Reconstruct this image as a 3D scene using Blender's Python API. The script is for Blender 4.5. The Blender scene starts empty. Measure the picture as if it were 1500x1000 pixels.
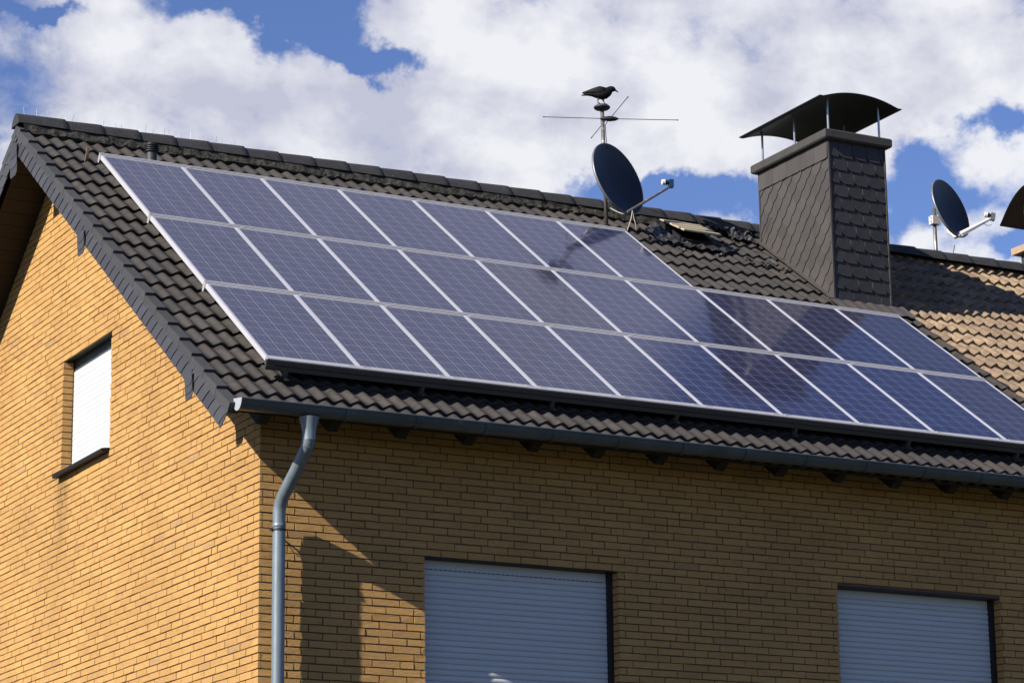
import bpy, math, random
import numpy as np
from mathutils import Vector, Matrix
rad = math.radians
random.seed(7)
SC = bpy.context.scene
COL = SC.collection

# ------------------------------------------------------------------ camera
cam_d = bpy.data.cameras.new("camera"); cam = bpy.data.objects.new("camera", cam_d); COL.objects.link(cam)
CAM = Vector((-8.766, -20.520, -3.360))
YAW, PITCH, ROLL = rad(28.357), rad(14.326), -0.01233
fw = Vector((math.sin(YAW)*math.cos(PITCH), math.cos(YAW)*math.cos(PITCH), math.sin(PITCH)))
rt = Vector((math.cos(YAW), -math.sin(YAW), 0)); up = rt.cross(fw)
r2 = math.cos(ROLL)*rt + math.sin(ROLL)*up; u2 = -math.sin(ROLL)*rt + math.cos(ROLL)*up
cam.matrix_world = Matrix(((r2.x, u2.x, -fw.x, CAM.x), (r2.y, u2.y, -fw.y, CAM.y), (r2.z, u2.z, -fw.z, CAM.z), (0, 0, 0, 1)))
cam_d.sensor_width = 36; cam_d.lens = 99.504; cam_d.clip_end = 5000; cam_d.clip_start = 0.1
SC.camera = cam

# ------------------------------------------------------------------ light
TO_SUN = Vector((-1.0, -0.197, 0.638)).normalized()
sun_d = bpy.data.lights.new("sun", 'SUN'); sun = bpy.data.objects.new("sun", sun_d); COL.objects.link(sun)
sun_d.energy = 5.0; sun_d.angle = rad(0.5); sun_d.color = (1.0, 0.93, 0.82)
sun.rotation_euler = TO_SUN.to_track_quat('Z', 'Y').to_euler(); sun.location = TO_SUN*30
SC.view_settings.view_transform = 'Standard'; SC.view_settings.look = 'None'
SC.view_settings.exposure = 0.95; SC.view_settings.gamma = 1

def N_(nt, t, **kw):
    n = nt.nodes.new(t)
    for k, v in kw.items():
        if k.startswith('i_'): n.inputs[k[2:].replace('_', ' ')].default_value = v
        else: setattr(n, k, v)
    return n
def M_(nt, op, a, b=None, c=None, clamp=False):
    n = nt.nodes.new('ShaderNodeMath'); n.operation = op; n.use_clamp = clamp
    for i, x in enumerate((a, b, c)):
        if x is None: continue
        if isinstance(x, (int, float)): n.inputs[i].default_value = x
        else: nt.links.new(x, n.inputs[i])
    return n.outputs[0]

# ------------------------------------------------------------------ world: Nishita sky with a broken cloud cover
world = bpy.data.worlds.new("World"); SC.world = world; world.use_nodes = True
nt = world.node_tree; nt.nodes.clear(); L = nt.links.new
sky = N_(nt, 'ShaderNodeTexSky', sky_type='NISHITA', sun_disc=False)
sky.sun_elevation = math.asin(TO_SUN.z); sky.sun_rotation = math.atan2(TO_SUN.x, TO_SUN.y)
sky.ozone_density = 3.0; sky.dust_density = 0.0; sky.air_density = 1.0
tc = N_(nt, 'ShaderNodeTexCoord'); sep = N_(nt, 'ShaderNodeSeparateXYZ'); L(tc.outputs['Generated'], sep.inputs[0])
dx, dy, dz = sep.outputs
az = M_(nt, 'MULTIPLY', M_(nt, 'ARCTAN2', dx, dy), 180/math.pi)
el = M_(nt, 'MULTIPLY', M_(nt, 'ARCSINE', dz), 180/math.pi)
wn = N_(nt, 'ShaderNodeTexNoise', i_Scale=26.0, i_Detail=6.0, i_Roughness=0.6); L(tc.outputs['Generated'], wn.inputs['Vector'])
wsep = N_(nt, 'ShaderNodeSeparateColor'); L(wn.outputs['Color'], wsep.inputs[0])
azw = M_(nt, 'ADD', az, M_(nt, 'MULTIPLY', M_(nt, 'SUBTRACT', wsep.outputs[0], 0.5), 3.4))
elw = M_(nt, 'ADD', el, M_(nt, 'MULTIPLY', M_(nt, 'SUBTRACT', wsep.outputs[1], 0.5), 2.6))
def blob(a, e, sa, se, w):
    p = M_(nt, 'POWER', M_(nt, 'DIVIDE', M_(nt, 'SUBTRACT', azw, a), sa), 2)
    q = M_(nt, 'POWER', M_(nt, 'DIVIDE', M_(nt, 'SUBTRACT', elw, e), se), 2)
    g = M_(nt, 'EXPONENT', M_(nt, 'MULTIPLY', M_(nt, 'ADD', p, q), -1.0))
    return M_(nt, 'MULTIPLY', g, w)
CLOUDS = [(30, 20, 24, 15, 2.0), (38, 50, 13, 10, 2.9), (54.5, 42, 5.5, 11, -1.5),
          (22.9, 21.3, 1.5, 0.55, -1.9), (24.2, 20.4, 1.0, 0.65, -1.9), (25.7, 19.75, 1.0, 0.34, -1.5), (24.6, 21.5, 1.2, 0.5, -0.9),
          (18.3, 21.0, 0.7, 0.18, -1.1), (17.3, 18.1, 0.45, 0.5, -1.1), (30.2, 17.25, 1.2, 0.4, -1.1), (32.3, 17.3, 1.2, 0.45, -1.5), (33.6, 17.0, .5, .6, -.7),
          (36.5, 16.6, 0.7, 0.6, -0.95), (38.9, 18.2, 0.7, 0.4, -1.05), (37.3, 17.5, 0.6, 0.5, -0.95), (38.0, 17.0, 0.9, 0.35, -0.7), (39.2, 16.0, 0.5, 0.3, -0.9)]
BASE = -1.1
dens = None
for b_ in CLOUDS:
    o = blob(*b_); dens = M_(nt, 'ADD', BASE if dens is None else dens, o)
fb = N_(nt, 'ShaderNodeTexNoise', i_Scale=20.0, i_Detail=12.0, i_Roughness=0.6, i_Distortion=0.1)
mp = N_(nt, 'ShaderNodeMapping'); mp.inputs['Scale'].default_value = (1, 1, 1.35); mp.inputs['Location'].default_value = (3.1, 1.2, 0.4)
L(tc.outputs['Generated'], mp.inputs[0]); L(mp.outputs[0], fb.inputs['Vector'])
dens = M_(nt, 'ADD', dens, M_(nt, 'MULTIPLY', M_(nt, 'SUBTRACT', fb.outputs[0], 0.5), 2.6))
mr = N_(nt, 'ShaderNodeMapRange', interpolation_type='SMOOTHSTEP'); mr.inputs['From Min'].default_value = 0.0; mr.inputs['From Max'].default_value = 0.62
L(dens, mr.inputs['Value'])
# billow brightness: thicker cloud greyer, lit rims whiter
mp2 = N_(nt, 'ShaderNodeMapping'); mp2.inputs['Location'].default_value = (3.122, 1.2, 0.418); mp2.inputs['Scale'].default_value = (1, 1, 1.35)
L(tc.outputs['Generated'], mp2.inputs[0])
fb2 = N_(nt, 'ShaderNodeTexNoise', i_Scale=20.0, i_Detail=6.0, i_Roughness=0.55, i_Distortion=0.1); L(mp2.outputs[0], fb2.inputs['Vector'])
fb3 = N_(nt, 'ShaderNodeTexNoise', i_Scale=7.0, i_Detail=3.0); L(tc.outputs['Generated'], fb3.inputs['Vector'])
rel = M_(nt, 'SUBTRACT', fb.outputs[0], fb2.outputs[0])
lum = M_(nt, 'ADD', M_(nt, 'MULTIPLY', rel, 1.5), M_(nt, 'MULTIPLY', fb3.outputs[0], 1.05))
hi = N_(nt, 'ShaderNodeMapRange'); hi.inputs['From Min'].default_value = 26; hi.inputs['From Max'].default_value = 38; L(el, hi.inputs[0])
lum = M_(nt, 'MULTIPLY', lum, M_(nt, 'MULTIPLY_ADD', hi.outputs[0], -0.85, 1.0))     # the deck higher up is thin and even
lum = M_(nt, 'ADD', lum, M_(nt, 'MULTIPLY', hi.outputs[0], 0.46))
lum = M_(nt, 'ADD', lum, 0.09, clamp=True)
ramp = N_(nt, 'ShaderNodeValToRGB'); L(lum, ramp.inputs[0])
e0, e1 = ramp.color_ramp.elements
e0.position = 0.35; e0.color = (0.44, 0.455, 0.56, 1); e1.position = 0.80; e1.color = (0.70, 0.71, 0.75, 1)
em = ramp.color_ramp.elements.new(0.56); em.color = (0.56, 0.57, 0.645, 1)
tint = N_(nt, 'ShaderNodeMix', data_type='RGBA', blend_type='MULTIPLY'); tint.inputs[0].default_value = 1.0
tint.inputs[7].default_value = (0.88, 0.92, 1.26, 1); L(sky.outputs[0], tint.inputs[6])
bg1 = N_(nt, 'ShaderNodeBackground', i_Strength=0.053); L(tint.outputs[2], bg1.inputs[0])
bg2 = N_(nt, 'ShaderNodeBackground', i_Strength=0.72); ct = N_(nt, 'ShaderNodeMix', data_type='RGBA', blend_type='MULTIPLY'); L(hi.outputs[0], ct.inputs[0]); L(ramp.outputs[0], ct.inputs[6]); ct.inputs[7].default_value = (0.86, 0.88, 1.09, 1)
L(ct.outputs[2], bg2.inputs[0]); L(M_(nt, 'MULTIPLY_ADD', hi.outputs[0], -0.24, 0.64), bg2.inputs[1])
mx = N_(nt, 'ShaderNodeMixShader'); L(mr.outputs[0], mx.inputs[0]); L(bg1.outputs[0], mx.inputs[1]); L(bg2.outputs[0], mx.inputs[2])
wo = N_(nt, 'ShaderNodeOutputWorld'); L(mx.outputs[0], wo.inputs[0])

# ------------------------------------------------------------------ helpers
class MB:
    """collects faces (with a material index and a per-face random number) for one mesh object"""
    def __init__(s): s.v = []; s.f = []; s.r = []; s.m = []
    def add(s, verts, faces, r=None, m=0):
        b = len(s.v); s.v += [tuple(p) for p in verts]
        r = random.random() if r is None else r
        for f in faces: s.f.append([b+i for i in f]); s.r.append(r); s.m.append(m)
    def hexa(s, P, r=None, m=0, skip=()):
        F = [(0, 3, 2, 1), (4, 5, 6, 7), (0, 1, 5, 4), (1, 2, 6, 5), (2, 3, 7, 6), (3, 0, 4, 7)]
        s.add(P, [f for i, f in enumerate(F) if i not in skip], r, m)
    def box(s, x0, x1, y0, y1, z0, z1, r=None, m=0):
        s.hexa([(x0, y0, z0), (x1, y0, z0), (x1, y1, z0), (x0, y1, z0), (x0, y0, z1), (x1, y0, z1), (x1, y1, z1), (x0, y1, z1)], r, m)
    def rbox(s, x0, x1, s0, s1, n0, n1, r=None, m=0):
        s.hexa([RP(x0, s0, n0), RP(x1, s0, n0), RP(x1, s1, n0), RP(x0, s1, n0), RP(x0, s0, n1), RP(x1, s0, n1), RP(x1, s1, n1), RP(x0, s1, n1)], r, m)
    def prism(s, poly, d, r=None, m=0):
        """poly: 3-D points (CCW seen from outside), extruded by vector d"""
        n = len(poly); V = [Vector(p) for p in poly]; W = [p + Vector(d) for p in V]
        F = [list(range(n)), list(range(2*n-1, n-1, -1))] + [(i, n+i, n+(i+1) % n, (i+1) % n) for i in range(n)]
        s.add(V+W, F, r, m)
    def tube(s, pts, rads, seg=12, r=None, m=0, caps=True, ref=None):
        pts = [Vector(p) for p in pts]
        if isinstance(rads, (int, float)): rads = [rads]*len(pts)
        V = []; F = []; prev = None
        for i, p in enumerate(pts):
            t = (pts[min(i+1, len(pts)-1)] - pts[max(i-1, 0)]).normalized()
            if prev is None:
                a = Vector(ref) if ref else (Vector((0, 0, 1)) if abs(t.z) < .9 else Vector((1, 0, 0)))
                prev = (a - t*a.dot(t)).normalized()
            else: prev = (prev - t*prev.dot(t)).normalized()
            b = t.cross(prev); rr = rads[i]
            if isinstance(rr, (int, float)): rr = (rr, rr)
            for k in range(seg):
                an = 2*math.pi*k/seg
                V.append(p + prev*math.cos(an)*rr[0] + b*math.sin(an)*rr[1])
        for i in range(len(pts)-1):
            for k in range(seg):
                F.append((i*seg+k, i*seg+(k+1) % seg, (i+1)*seg+(k+1) % seg, (i+1)*seg+k))
        if caps:
            F.append(tuple(range(seg-1, -1, -1))); F.append(tuple((len(pts)-1)*seg+k for k in range(seg)))
        s.add(V, F, r, m)
    def lathe(s, c, prof, axis=(0, 0, 1), seg=24, r=None, m=0):
        ax = Vector(axis).normalized(); a = Vector((1, 0, 0)) if abs(ax.x) < .9 else Vector((0, 1, 0))
        u = (a - ax*a.dot(ax)).normalized(); w = ax.cross(u); c = Vector(c); V = []; F = []
        for (rr, h) in prof:
            for k in range(seg):
                t = 2*math.pi*k/seg; V.append(c + ax*h + (u*math.cos(t)+w*math.sin(t))*rr)
        for i in range(len(prof)-1):
            for k in range(seg): F.append((i*seg+k, i*seg+(k+1) % seg, (i+1)*seg+(k+1) % seg, (i+1)*seg+k))
        F.append(tuple(range(seg-1, -1, -1))); F.append(tuple((len(prof)-1)*seg+k for k in range(seg)))
        s.add(V, F, r, m)
    def build(s, name, mat, parent=None, smooth=False, origin=None):
        me = bpy.data.meshes.new(name)
        vs = s.v
        if origin is not None: vs = [(a-origin[0], b-origin[1], c-origin[2]) for a, b, c in vs]
        me.from_pydata([tuple(v) for v in vs], [], s.f); me.update()
        for mm in (mat if isinstance(mat, (list, tuple)) else [mat]): me.materials.append(mm)
        me.polygons.foreach_set('material_index', s.m)
        at = me.attributes.new('rnd', 'FLOAT', 'FACE'); at.data.foreach_set('value', s.r)
        if smooth: me.polygons.foreach_set('use_smooth', [True]*len(s.f))
        o = bpy.data.objects.new(name, me); COL.objects.link(o)
        if origin is not None: o.location = origin
        if parent is not None:
            o.parent = parent
            if parent.type == 'EMPTY' or True:
                o.matrix_parent_inverse = parent_world(parent).inverted()
        return o
def parent_world(o):
    m = Matrix.Translation(o.location) @ o.rotation_euler.to_matrix().to_4x4()
    if o.parent is not None: m = parent_world(o.parent) @ o.matrix_parent_inverse @ m
    return m
def tag(o, label=None, cat=None, group=None, kind=None):
    if label: o['label'] = label
    if cat: o['category'] = cat
    if group: o['group'] = group
    if kind: o['kind'] = kind
    return o
def empty(name, loc, rot=(0, 0, 0)):
    o = bpy.data.objects.new(name, None); COL.objects.link(o); o.location = loc; o.rotation_euler = rot
    o.empty_display_size = 0.2
    return o
def smooth_angle(o, deg=35):
    o.data.polygons.foreach_set('use_smooth', [True]*len(o.data.polygons))
    try: o.data.set_sharp_from_angle(angle=rad(deg))
    except Exception: pass
    return o

# roof frame: x along the ridge, s up the slope, n out of the roof; n = 0 is the glass of the solar array
TH = rad(35.648); CT, ST = math.cos(TH), math.sin(TH)
PX, PY, PZ = 0.036, 4.037, 5.126
def RP(x, s, n): return Vector((x, PY + s*CT - n*ST, PZ + s*ST + n*CT))
W_, H_ = 0.8313, 1.6723
NC = -0.15                    # crest of the tiles
RIDGE_Y = 5.06
def crest_z(y): return PZ + (y-PY)*math.tan(TH) + NC/CT
RIDGE_Z = crest_z(RIDGE_Y)    # 5.675
GROUND = -4.96
XE = 8.905                    # party line with the neighbour
XN = 15.2                     # far end of neighbour
YB = 2*RIDGE_Y                # rear wall

# ------------------------------------------------------------------ materials
def mat(name): 
    m = bpy.data.materials.new(name); m.use_nodes = True
    return m, m.node_tree, m.node_tree.nodes['Principled BSDF']
G = 0.72   # overall reflectance of the place
def surf(name, col, rough=0.8, metal=0.0, var=0.15, scale=8.0, bump=0.0, bscale=60.0, rnd=0.0, spec=0.5, stretch=None, spots=None, coat=0.0):
    m, nt, bs = mat(name); L = nt.links.new
    tc = N_(nt, 'ShaderNodeTexCoord'); src = tc.outputs['Object']
    if stretch:
        mp = N_(nt, 'ShaderNodeMapping'); mp.inputs['Scale'].default_value = stretch; L(src, mp.inputs[0]); ssrc = mp.outputs[0]
    else: ssrc = src
    no = N_(nt, 'ShaderNodeTexNoise', i_Scale=scale, i_Detail=6.0, i_Roughness=0.6); L(ssrc, no.inputs['Vector'])
    f = M_(nt, 'MULTIPLY_ADD', M_(nt, 'SUBTRACT', no.outputs[0], 0.5), 2*var*1.6, 1.0)
    if rnd:
        at = N_(nt, 'ShaderNodeAttribute', attribute_name='rnd')
        f = M_(nt, 'MULTIPLY', f, M_(nt, 'MULTIPLY_ADD', M_(nt, 'SUBTRACT', at.outputs['Fac'], 0.5), 2*rnd, 1.0))
    vm = N_(nt, 'ShaderNodeVectorMath', operation='SCALE'); vm.inputs[0].default_value = [c*G for c in col[:3]]; L(f, vm.inputs['Scale'])
    out = vm.outputs[0]
    if spots:
        scol, sscale, thr = spots; scol = tuple(c*G for c in scol)
        sn = N_(nt, 'ShaderNodeTexNoise', i_Scale=sscale, i_Detail=4.0, i_Roughness=0.7); L(src, sn.inputs['Vector'])
        mr = N_(nt, 'ShaderNodeMapRange'); mr.inputs['From Min'].default_value = thr; mr.inputs['From Max'].default_value = thr+0.06; L(sn.outputs[0], mr.inputs[0])
        mi = N_(nt, 'ShaderNodeMix', data_type='RGBA'); L(mr.outputs[0], mi.inputs[0]); L(out, mi.inputs[6]); mi.inputs[7].default_value = (*scol, 1); out = mi.outputs[2]
    L(out, bs.inputs['Base Color'])
    bs.inputs['Roughness'].default_value = rough; bs.inputs['Metallic'].default_value = metal
    bs.inputs['Specular IOR Level'].default_value = spec; bs.inputs['Coat Weight'].default_value = coat
    if bump:
        bn = N_(nt, 'ShaderNodeTexNoise', i_Scale=bscale, i_Detail=5.0, i_Roughness=0.65); L(ssrc, bn.inputs['Vector'])
        bu = N_(nt, 'ShaderNodeBump', i_Strength=1.0, i_Distance=bump); L(bn.outputs[0], bu.inputs['Height']); L(bu.outputs[0], bs.inputs['Normal'])
    return m

def brick_mat():
    m, nt, bs = mat('yellow_brick'); L = nt.links.new
    tc = N_(nt, 'ShaderNodeTexCoord'); at = N_(nt, 'ShaderNodeAttribute', attribute_name='rnd')
    rp = N_(nt, 'ShaderNodeValToRGB'); L(at.outputs['Fac'], rp.inputs[0]); cr = rp.color_ramp
    cr.elements[0].position = 0.0; cr.elements[0].color = (0.54, 0.285, 0.098, 1)
    cr.elements[1].position = 1.0; cr.elements[1].color = (0.64, 0.385, 0.128, 1)
    for p, c in ((0.006, (0.50, 0.31, 0.14)), (0.02, (0.57, 0.320, 0.110)), (0.5, (0.615, 0.352, 0.121)), (0.86, (0.64, 0.374, 0.128)), (0.95, (0.63, 0.355, 0.130))):
        e = cr.elements.new(p); e.color = (*c, 1)
    mp = N_(nt, 'ShaderNodeMapping'); mp.inputs['Scale'].default_value = (1.0, 1.0, 5.0); L(tc.outputs['Object'], mp.inputs[0])
    # offset the texture per brick so that the surface does not run through
    off = N_(nt, 'ShaderNodeVectorMath', operation='ADD'); cb = N_(nt, 'ShaderNodeCombineXYZ')
    k = M_(nt, 'MULTIPLY', at.outputs['Fac'], 37.0); 
    for i in range(3): L(k, cb.inputs[i])
    L(mp.outputs[0], off.inputs[0]); L(cb.outputs[0], off.inputs[1])
    n1 = N_(nt, 'ShaderNodeTexNoise', i_Scale=22.0, i_Detail=8.0, i_Roughness=0.75); L(off.outputs[0], n1.inputs['Vector'])
    n2 = N_(nt, 'ShaderNodeTexNoise', i_Scale=1.1, i_Detail=3.0); L(tc.outputs['Object'], n2.inputs['Vector'])
    f = M_(nt, 'ADD', M_(nt, 'MULTIPLY', M_(nt, 'SUBTRACT', n1.outputs[0], 0.5), 1.0), M_(nt, 'MULTIPLY', M_(nt, 'SUBTRACT', n2.outputs[0], 0.5), 0.5))
    f = M_(nt, 'ADD', f, 1.0)
    vm = N_(nt, 'ShaderNodeVectorMath', operation='SCALE'); L(rp.outputs[0], vm.inputs[0]); L(M_(nt, 'MULTIPLY', f, G), vm.inputs['Scale'])
    # rain stain running down from the left end of the gable sill
    so = N_(nt, 'ShaderNodeSeparateXYZ'); L(tc.outputs['Object'], so.inputs[0])
    ns = N_(nt, 'ShaderNodeTexNoise', i_Scale=3.5, i_Detail=5.0); ms = N_(nt, 'ShaderNodeMapping'); ms.inputs['Scale'].default_value = (1, 3, .5); L(tc.outputs['Object'], ms.inputs[0]); L(ms.outputs[0], ns.inputs['Vector'])
    gy_ = M_(nt, 'EXPONENT', M_(nt, 'MULTIPLY', M_(nt, 'POWER', M_(nt, 'DIVIDE', M_(nt, 'SUBTRACT', so.outputs[1], 4.78), 0.16), 2), -1.0))
    gz_ = N_(nt, 'ShaderNodeMapRange'); gz_.inputs['From Min'].default_value = 1.2; gz_.inputs['From Max'].default_value = 2.1; L(so.outputs[2], gz_.inputs[0])
    up_ = M_(nt, 'MULTIPLY', M_(nt, 'LESS_THAN', so.outputs[2], 2.14), M_(nt, 'LESS_THAN', so.outputs[0], 0.03))
    st_ = M_(nt, 'MULTIPLY', M_(nt, 'MULTIPLY', gy_, gz_.outputs[0]), M_(nt, 'MULTIPLY', up_, M_(nt, 'MULTIPLY', ns.outputs[0], 0.9)))
    sv_ = N_(nt, 'ShaderNodeVectorMath', operation='SCALE'); L(vm.outputs[0], sv_.inputs[0]); L(M_(nt, 'SUBTRACT', 1.0, st_), sv_.inputs['Scale']); vm = sv_
    # dark flecks in the fired surface
    n3 = N_(nt, 'ShaderNodeTexNoise', i_Scale=60.0, i_Detail=3.0, i_Roughness=0.8); L(off.outputs[0], n3.inputs['Vector'])
    mr = N_(nt, 'ShaderNodeMapRange'); mr.inputs['From Min'].default_value = 0.60; mr.inputs['From Max'].default_value = 0.72; L(n3.outputs[0], mr.inputs[0])
    mi = N_(nt, 'ShaderNodeMix', data_type='RGBA'); L(M_(nt, 'MULTIPLY', mr.outputs[0], 0.6), mi.inputs[0]); L(vm.outputs[0], mi.inputs[6]); mi.inputs[7].default_value = (0.16, 0.09, 0.05, 1)
    L(mi.outputs[2], bs.inputs['Base Color'])
    bs.inputs['Roughness'].default_value = 0.85; bs.inputs['Specular IOR Level'].default_value = 0.3
    nb = N_(nt, 'ShaderNodeTexNoise', i_Scale=30.0, i_Detail=7.0, i_Roughness=0.75); L(off.outputs[0], nb.inputs['Vector'])
    bu = N_(nt, 'ShaderNodeBump', i_Strength=1.0, i_Distance=0.014); L(nb.outputs[0], bu.inputs['Height']); L(bu.outputs[0], bs.inputs['Normal'])
    return m

def tile_mat(name, c1, c2, dirt, lich, thr=0.66):
    c1, c2, dirt, lich = [tuple(c*G for c in q) for q in (c1, c2, dirt, lich)]
    m, nt, bs = mat(name); L = nt.links.new
    tc = N_(nt, 'ShaderNodeTexCoord'); at = N_(nt, 'ShaderNodeAttribute', attribute_name='rnd')
    rp = N_(nt, 'ShaderNodeMix', data_type='RGBA'); L(at.outputs['Fac'], rp.inputs[0]); rp.inputs[6].default_value = (*c1, 1); rp.inputs[7].default_value = (*c2, 1)
    n1 = N_(nt, 'ShaderNodeTexNoise', i_Scale=9.0, i_Detail=8.0, i_Roughness=0.7); L(tc.outputs['Object'], n1.inputs['Vector'])
    mr = N_(nt, 'ShaderNodeMapRange'); mr.inputs['From Min'].default_value = 0.42; mr.inputs['From Max'].default_value = 0.68; L(n1.outputs[0], mr.inputs[0])
    m1 = N_(nt, 'ShaderNodeMix', data_type='RGBA'); L(mr.outputs[0], m1.inputs[0]); L(rp.outputs[2], m1.inputs[6]); m1.inputs[7].default_value = (*dirt, 1)
    n2 = N_(nt, 'ShaderNodeTexNoise', i_Scale=28.0, i_Detail=4.0, i_Roughness=0.75); L(tc.outputs['Object'], n2.inputs['Vector'])
    m2r = N_(nt, 'ShaderNodeMapRange'); m2r.inputs['From Min'].default_value = thr; m2r.inputs['From Max'].default_value = thr+0.05; L(n2.outputs[0], m2r.inputs[0])
    m2 = N_(nt, 'ShaderNodeMix', data_type='RGBA'); L(m2r.outputs[0], m2.inputs[0]); L(m1.outputs[2], m2.inputs[6]); m2.inputs[7].default_value = (*lich, 1)
    L(m2.outputs[2], bs.inputs['Base Color']); bs.inputs['Roughness'].default_value = 0.72; bs.inputs['Specular IOR Level'].default_value = 0.35
    n3 = N_(nt, 'ShaderNodeTexNoise', i_Scale=120.0, i_Detail=4.0, i_Roughness=0.7); L(tc.outputs['Object'], n3.inputs['Vector'])
    bu = N_(nt, 'ShaderNodeBump', i_Strength=1.0, i_Distance=0.003); L(n3.outputs[0], bu.inputs['Height']); L(bu.outputs[0], bs.inputs['Normal'])
    return m

def cell_mat():
    """polycrystalline cells: 5 x 10, two bus bars each, under glass; object space = panel space"""
    m, nt, bs = mat('solar_cells'); L = nt.links.new
    tc = N_(nt, 'ShaderNodeTexCoord'); sp = N_(nt, 'ShaderNodeSeparateXYZ'); L(tc.outputs['Object'], sp.inputs[0])
    oi = N_(nt, 'ShaderNodeObjectInfo')
    mX, mY = 0.026, 0.03; cw = (W_-0.003-2*mX)/5; ch = (H_-0.055-2*mY)/10
    u = M_(nt, 'DIVIDE', M_(nt, 'SUBTRACT', sp.outputs[0], mX), cw); v = M_(nt, 'DIVIDE', M_(nt, 'SUBTRACT', M_(nt, 'MULTIPLY', sp.outputs[1], -1.0), mY), ch)
    fu = M_(nt, 'FRACT', u); fv = M_(nt, 'FRACT', v); cu = M_(nt, 'FLOOR', u); cv = M_(nt, 'FLOOR', v)
    def line(f, c, w):  # 1 where |f-c|<w
        return M_(nt, 'LESS_THAN', M_(nt, 'ABSOLUTE', M_(nt, 'SUBTRACT', f, c)), w)
    gap = M_(nt, 'MAXIMUM', M_(nt, 'GREATER_THAN', M_(nt, 'ABSOLUTE', M_(nt, 'SUBTRACT', fu, 0.5)), 0.5-0.0026/cw),
                            M_(nt, 'GREATER_THAN', M_(nt, 'ABSOLUTE', M_(nt, 'SUBTRACT', fv, 0.5)), 0.5-0.0022/ch))
    out_ = M_(nt, 'MAXIMUM', M_(nt, 'MAXIMUM', M_(nt, 'LESS_THAN', u, 0.0), M_(nt, 'GREATER_THAN', u, 5.0)), M_(nt, 'MAXIMUM', M_(nt, 'LESS_THAN', v, 0.0), M_(nt, 'GREATER_THAN', v, 10.0)))
    gap = M_(nt, 'MAXIMUM', gap, out_)
    bus = M_(nt, 'MAXIMUM', line(fu, 0.27, 0.0009/cw), line(fu, 0.73, 0.0009/cw))
    bus = M_(nt, 'MULTIPLY', bus, M_(nt, 'SUBTRACT', 1.0, out_))
    # crystals
    cb = N_(nt, 'ShaderNodeCombineXYZ'); L(cu, cb.inputs[0]); L(cv, cb.inputs[1]); L(oi.outputs['Random'], cb.inputs[2])
    wn = N_(nt, 'ShaderNodeTexWhiteNoise', noise_dimensions='3D'); L(cb.outputs[0], wn.inputs['Vector'])
    vo = N_(nt, 'ShaderNodeTexVoronoi', i_Scale=60.0); L(tc.outputs['Object'], vo.inputs['Vector'])
    vs = N_(nt, 'ShaderNodeSeparateColor'); L(vo.outputs['Color'], vs.inputs[0])
    c = M_(nt, 'ADD', M_(nt, 'ADD', 0.68, M_(nt, 'MULTIPLY', wn.outputs['Value'], 0.28)), M_(nt, 'MULTIPLY', vs.outputs[0], 0.3))
    # panel to panel colour: blue, some browner
    rp = N_(nt, 'ShaderNodeValToRGB'); L(oi.outputs['Random'], rp.inputs[0]); cr = rp.color_ramp
    cr.elements[0].color = (0.017, 0.020, 0.070, 1); cr.elements[1].color = (0.021, 0.023, 0.062, 1)
    e = cr.elements.new(0.8); e.color = (0.016, 0.021, 0.064, 1); e = cr.elements.new(0.95); e.color = (0.034, 0.030, 0.048, 1)
    vm = N_(nt, 'ShaderNodeVectorMath', operation='SCALE'); L(rp.outputs[0], vm.inputs[0]); L(M_(nt, 'MULTIPLY', c, G), vm.inputs['Scale'])
    m1 = N_(nt, 'ShaderNodeMix', data_type='RGBA'); L(gap, m1.inputs[0]); L(vm.outputs[0], m1.inputs[6]); m1.inputs[7].default_value = (0.21, 0.21, 0.26, 1)
    m2 = N_(nt, 'ShaderNodeMix', data_type='RGBA'); L(bus, m2.inputs[0]); L(m1.outputs[2], m2.inputs[6]); m2.inputs[7].default_value = (0.16, 0.16, 0.20, 1)
    # film of dust on the glass
    dn = N_(nt, 'ShaderNodeTexNoise', i_Scale=2.2, i_Detail=6.0, i_Roughness=0.65); L(tc.outputs['Object'], dn.inputs['Vector'])
    m3 = N_(nt, 'ShaderNodeMix', data_type='RGBA'); L(M_(nt, 'MULTIPLY', dn.outputs[0], 0.05), m3.inputs[0]); L(m2.outputs[2], m3.inputs[6]); m3.inputs[7].default_value = (0.22, 0.20, 0.19, 1)
    L(m3.outputs[2], bs.inputs['Base Color'])
    bs.inputs['Roughness'].default_value = 0.45; bs.inputs['Specular IOR Level'].default_value = 0.25
    bs.inputs['Coat Weight'].default_value = 1.0; bs.inputs['Coat Roughness'].default_value = 0.07; bs.inputs['Coat IOR'].default_value = 1.5
    return m

M = {}
M['brick'] = brick_mat()
M['mortar'] = surf('mortar', (0.15, 0.082, 0.045), 0.95, var=0.3, scale=20, bump=0.004, bscale=120)
M['tile'] = tile_mat('dark_roof_tile', (0.068, 0.058, 0.053), (0.042, 0.038, 0.036), (0.030, 0.027, 0.025), (0.13, 0.12, 0.10), 0.67)
M['tile_b'] = tile_mat('sandy_roof_tile', (0.36, 0.255, 0.155), (0.22, 0.155, 0.100), (0.13, 0.095, 0.068), (0.46, 0.42, 0.36), 0.68)
M['ridge'] = tile_mat('ridge_tile', (0.046, 0.045, 0.047), (0.031, 0.031, 0.033), (0.024, 0.023, 0.023), (0.12, 0.115, 0.085), 0.63)
M['bed'] = surf('ridge_mortar', (0.06, 0.054, 0.042), 0.95, var=0.6, scale=14, bump=0.02, bscale=26, spots=((0.012, 0.012, 0.011), 12.0, 0.5))
M['slate'] = surf('grey_slate', (0.048, 0.048, 0.055), 0.6, var=0.15, scale=7, bump=0.0015, bscale=90, rnd=0.22)
M['slate_w'] = surf('weathered_slate', (0.053, 0.046, 0.043), 0.7, var=0.16, scale=7, bump=0.002, bscale=90, rnd=0.16)
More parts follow.
